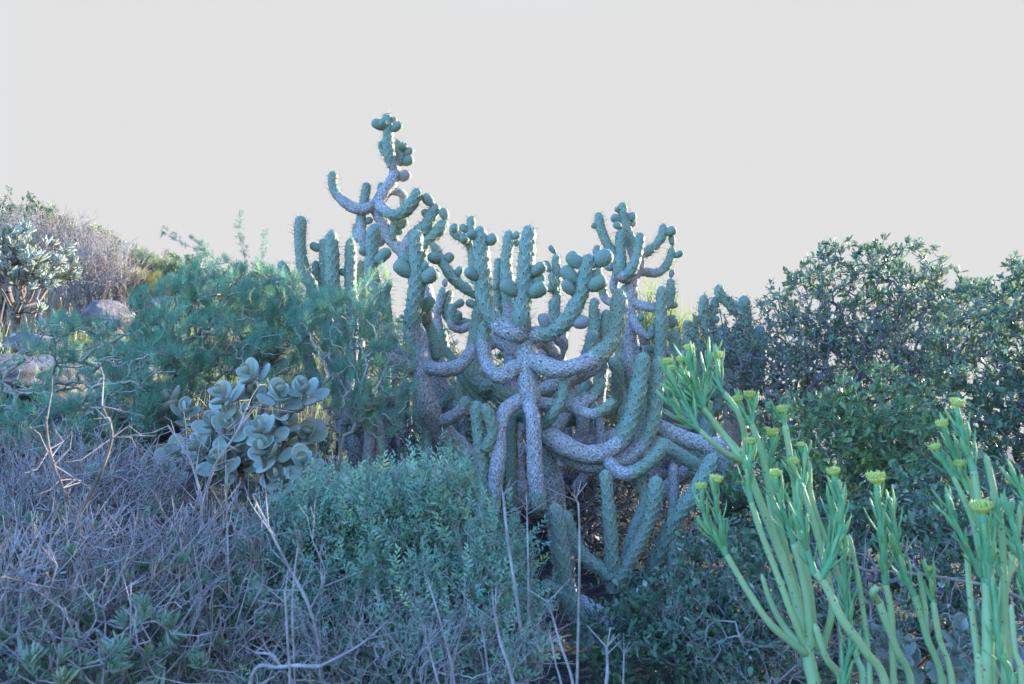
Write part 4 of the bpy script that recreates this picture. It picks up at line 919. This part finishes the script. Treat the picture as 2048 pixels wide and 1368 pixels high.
# --- larger dead branches
def deadbranch(label, Y, lines, wood='twig_brown'):
    b0 = P(*lines[0][0][0], Y); b0[2] = gz(b0[0], b0[1]) - .01
    t = thing('dead_branch', label, 'branch', b0)
    for i, (q, r0, r1) in enumerate(lines):
        pts = [P(x, y, Y + 0.03 * i) for x, y in q]; m_ = mpp(q[0][0], q[0][1], Y)
        if i == 0: pts = [b0] + pts
        V, Q, uv = tube(pts, [r0 * m_, r1 * m_], 7, .012); V = V + rng.normal(size=V.shape) * r1 * m_ * .1
        obj('limb', mesh('limb', V - b0, Q, uv), MATS[wood], t)
        A, B = [], []
        c, s = spline(pts, .02)
        for j in range(int(len(c) * .9)):
            p0 = c[int(rng.integers(len(c) // 3, len(c)))]; d = nrm(rng.normal(size=3) + [0, 0, .8]) * rng.uniform(.03, .1); A += [p0, p0 + d]; B += [p0 + d, p0 + d + nrm(d + rng.normal(size=3) * .03) * .04]
        V, Q = segs(np.array(A) - b0, np.array(B) - b0, np.tile([.0014, .001], len(A) // 2), np.tile([.001, .0006], len(A) // 2)); obj('twigs', mesh('twigs', V, Q), MATS['twig_grey'], t, stuff=True)
deadbranch('forked dead branch standing up out of the grey dry shrub', 2.0, [([(137,1174),(158,1082),(154,1033)],5,4),([(154,1035),(133,999),(100,904),(91,833)],4,2.2),([(154,1035),(187,979),(224,875),(204,812)],4,2)])
deadbranch('short kinked dead branch low in the grey dry shrub', 1.9, [([(150,1300),(143,1190)],4,4),([(143,1190),(110,1170),(60,1130)],4,2.5)])
deadbranch('thin dead branch forking in front of the round leaved succulent', 2.3, [([(420,1260),(400,1100),(405,1000)],3.5,3),([(405,1005),(380,920),(335,850)],3,1.5),([(405,1005),(430,930),(470,870),(500,800)],3,1.5)], 'twig_grey')
deadbranch('long dead branch slanting up through the blue green shrub', 2.0, [([(640,1340),(620,1220),(570,1120)],4,3),([(570,1120),(530,1040),(505,990)],3,1.5),([(620,1220),(650,1150),(625,1080)],2.4,1.2)], 'twig_grey')
deadbranch('pale dead branch lying across the bottom of the blue green shrub', 1.85, [([(500,1368),(560,1335),(640,1333)],5,4),([(640,1333),(720,1290),(790,1230)],3.5,1.6),([(560,1335),(545,1310),(510,1306)],4,2.5)], 'twig_grey')
deadbranch('bare grey branch running behind the flowering succulents', 2.2, [([(1680,1160),(1740,1142),(1850,1150),(1960,1168)],3.5,3),([(1960,1168),(2030,1190),(2080,1230)],3,3)], 'twig_grey')

# --- boulders
def boulder(label, px, py, Y, w_, h_, seed, flat=0.0):
    r_ = np.random.default_rng(seed); n, k = 24, 36; th = np.linspace(0, np.pi, n); ph = np.arange(k) * 2 * np.pi / k
    D = np.stack([np.sin(th)[:, None] * np.cos(ph), np.sin(th)[:, None] * np.sin(ph), np.repeat(np.cos(th)[:, None], k, 1)], -1)
    rr = np.ones((n, k))
    for _ in range(16):                # flat fracture faces
        nv = nrm(r_.normal(size=3)); dd = D @ nv; cut = r_.uniform(.62, .9); rr = np.where(dd > 0.05, np.minimum(rr, cut / np.maximum(dd, .05)), rr)
    rr += 0.035 * r_.normal(size=(n, k)) * np.sin(th)[:, None]
    c = P(px, py, Y); m_ = mpp(px, py, Y); V = (D * rr[..., None] * np.array([w_ * m_, max(w_, h_) * m_, h_ * m_])).reshape(-1, 3)
    Q, uv = grid_faces(n, k, 1, np.arange(n) / n)
    o = obj('boulder', mesh('boulder', V, Q[:, ::-1], None, None, True), MATS['rock'], loc=c); tag(o, label, 'boulder', 'boulders on the hillside')
boulder('brown pointed boulder below the pale dry bush', 210, 645, 5.5, 58, 46, 21)
boulder('long flat grey boulder slanting down under the twisted succulent bush', 60, 770, 4.3, 190, 75, 2)
boulder('low boulder beneath the trunk of the grey leaved succulent bush', 75, 690, 5.2, 60, 30, 3)
boulder('tan boulder showing through the feathery twigs', 255, 745, 4.6, 55, 45, 4)
boulder('grey boulder behind the feathery shrub', 300, 700, 5.0, 45, 35, 5)
boulder('small boulder next to the yellow flowering bush', 330, 615, 6.2, 45, 28, 6)
boulder('boulder at the foot of the grey dry shrub', 60, 870, 3.4, 110, 60, 7)
boulder('rounded boulder partly covered by the round leaved succulent', 300, 850, 3.6, 70, 55, 8)

# --- hillside plants
woody('succulent_bush', 'grey leaved succulent bush with a gnarled brown trunk on the sunlit slope', 'bush', P(25, 660, 5.6),
      [(60,520,5.6,100,55,.4),(-30,510,5.6,90,60,.4),(120,555,5.6,45,32,.25),(40,600,5.6,50,40,.2)], 150, 'twig_brown', 'hill_pale', FINGER, 0.10, 330, rtip=0.0035, rmax=0.028, bf=0.7, upb=0.8, wob=0.08, leafname='leaf_rosettes')
HILL = [('pale dry twiggy bush next to the grey leaved succulent bush', 190, 560, 6.6, 80, 65, 'twig_grey', None, None, 0, 900),
        ('pale dry twiggy bush uphill of the grey leaved succulent bush', 90, 490, 7.2, 110, 45, 'twig_grey', None, None, 0, 900),
        ('loose dry twiggy bush lower on the ridge', 300, 548, 8.0, 70, 40, 'twig_brown', 'hill_green', TUFT, .10, 500),
        ('dark green bush on the highest part of the ridge', 30, 440, 8.0, 100, 50, 'twig_dark', 'hill_green', BUNCH, .09, 420),
        ('green bush on the ridge beside the dry grass', 165, 492, 7.6, 65, 40, 'twig_brown', 'hill_green', BUNCH, .09, 420),
        ('grey green bush half way down the ridge line', 225, 520, 9.0, 60, 35, 'twig_brown', 'hill_pale', BUNCH, .07, 420),
        ('olive bush on the ridge line past the dry twigs', 370, 545, 9.0, 60, 35, 'twig_brown', 'hill_green', BUNCH, .08, 420),
        ('dusty green bush low on the ridge line', 470, 570, 9.0, 70, 35, 'twig_brown', 'hill_pale', BUNCH, .08, 420),
        ('yellow flowering bush in the middle of the slope', 290, 585, 6.8, 45, 40, 'twig_brown', 'hill_yellow', TUFT, .10, 420),
        ('grey green bush behind the yellow flowering bush', 260, 545, 8.2, 70, 35, 'twig_brown', 'hill_pale', BUNCH, .08, 420),
        ('small green bush on the ridge above the feathery shrub', 340, 560, 8.0, 55, 35, 'twig_brown', 'hill_green', BUNCH, .08, 380),
        ('pale bush on the ridge touching the feathery sprays', 420, 575, 8.2, 70, 40, 'twig_brown', 'hill_pale', BUNCH, .08, 420),
        ('green bush seen between the outer cactus columns', 520, 590, 7.5, 80, 50, 'twig_brown', 'hill_green', BUNCH, .08, 420),
        ('dull green bush behind the cactus columns', 650, 640, 7.5, 110, 55, 'twig_brown', 'hill_green', BUNCH, .09, 500),
        ('low dark bush glimpsed behind the leaning cactus', 820, 700, 6.5, 110, 70, 'twig_dark', 'leaf_low', BUNCH, .07, 600),
        ('bright yellow green bush lit by the sun behind the slender cactus', 1300, 650, 5.6, 65, 70, 'twig_green', 'euphorbia_leaf', BLADE, .18, 700),
        ('yellow green bush behind the bent far columns', 1390, 680, 5.8, 50, 45, 'twig_green', 'euphorbia_leaf', BLADE, .15, 420),
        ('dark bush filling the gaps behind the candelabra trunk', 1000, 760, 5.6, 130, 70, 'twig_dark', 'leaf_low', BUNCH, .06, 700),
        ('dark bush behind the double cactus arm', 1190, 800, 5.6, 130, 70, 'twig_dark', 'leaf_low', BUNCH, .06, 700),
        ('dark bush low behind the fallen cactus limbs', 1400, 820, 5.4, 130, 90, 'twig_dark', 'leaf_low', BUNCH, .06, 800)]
for lb, x, y, Y, rx, ry, wd, lm, tm, ls, nl in HILL:
    woody('hillside_bush', lb, 'bush', P(x, y + ry * 1.3, Y), [(x, y, Y, rx, ry, rx * mpp(x, y, Y) * .8), (x + rx * .3, y + ry * .5, Y, rx * .8, ry, rx * mpp(x, y, Y) * .7)], 420 if lm else 700, wd, lm, tm, ls, nl if lm else 0,
          rtip=0.0022 if lm else .0018, rmax=.02, bf=.35, upb=.9, group='bushes on the slope behind', wob=.06, zs=.7, ext=0 if lm else 2, extlen=.13)

SHADE_FILL = [('tangled undergrowth added to block light deep between the old cactus stems', 1090, 940, 5.0), ('tangled undergrowth added to block light low behind the fallen limbs', 1300, 1010, 4.9),
         ('tangled undergrowth added to block light behind the leaning cactus trunk', 760, 900, 4.1), ('tangled undergrowth added to block light behind the drooping cactus arms', 960, 930, 4.4),
         ('tangled undergrowth added to block light behind the young cactus shoots', 1180, 980, 4.4), ('tangled undergrowth added to block light behind the slanting cactus shoot', 1390, 1010, 4.2)]
for lb, x, y, Y in SHADE_FILL:  # filler twigs added to block light and darken the hollow under the cacti
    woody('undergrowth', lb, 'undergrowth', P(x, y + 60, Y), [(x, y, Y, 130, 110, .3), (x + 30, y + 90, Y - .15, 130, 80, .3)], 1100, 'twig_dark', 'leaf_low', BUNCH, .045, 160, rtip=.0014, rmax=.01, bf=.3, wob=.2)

# --- grass and litter on the ground
def sow(n, xr, yr, size, templ, axis_j=.35, zoff=0.0):
    x, y = rng.uniform(*xr, n), rng.uniform(*yr, n); p_ = np.stack([x, y, gz(x, y) + zoff], 1)
    return scatter(templ, p_, rng.normal(size=(n, 3)) * axis_j + [0, 0, 1], rng.uniform(.5, 1.2, n) * size)
V, Q, T = sow(24000, (-9, -1.0), (4.4, 11), .16, BLADE); o = obj('hill_grass', mesh('hill_grass', V, Q, None, {'tint': T}), MATS['grass'], stuff=True); tag(o, 'short green grass covering the slope between the boulders', 'grass')
V, Q, T = sow(5000, (-9, -4.2), (6.8, 11), .55, BLADE, .10); o = obj('dry_grass', mesh('dry_grass', V, Q, None, {'tint': T}), MATS['straw'], stuff=True); tag(o, 'pale dry grass standing along the ridge', 'grass')
x, y = rng.uniform(-3, 3.5, 16000), rng.uniform(1.2, 5.5, 16000); A = np.stack([x, y, gz(x, y) + rng.uniform(0, .03, 16000)], 1); B = A + rng.normal(size=A.shape) * [.05, .05, .015]
V, Q = segs(A, B, np.full(16000, .0013), np.full(16000, .0008), 3); o = obj('twig_litter', mesh('twig_litter', V, Q), MATS['twig_brown'], stuff=True); tag(o, 'broken dry twigs and litter strewn under the plants', 'litter')
V, Q, T = sow(5000, (-2, 3), (1.6, 4), .03, LEAF, .8, .03); o = obj('ground_leaves', mesh('ground_leaves', V, Q, None, {'tint': T}), MATS['leaf_low'], stuff=True); tag(o, 'small green weeds growing on the dark soil', 'weeds')
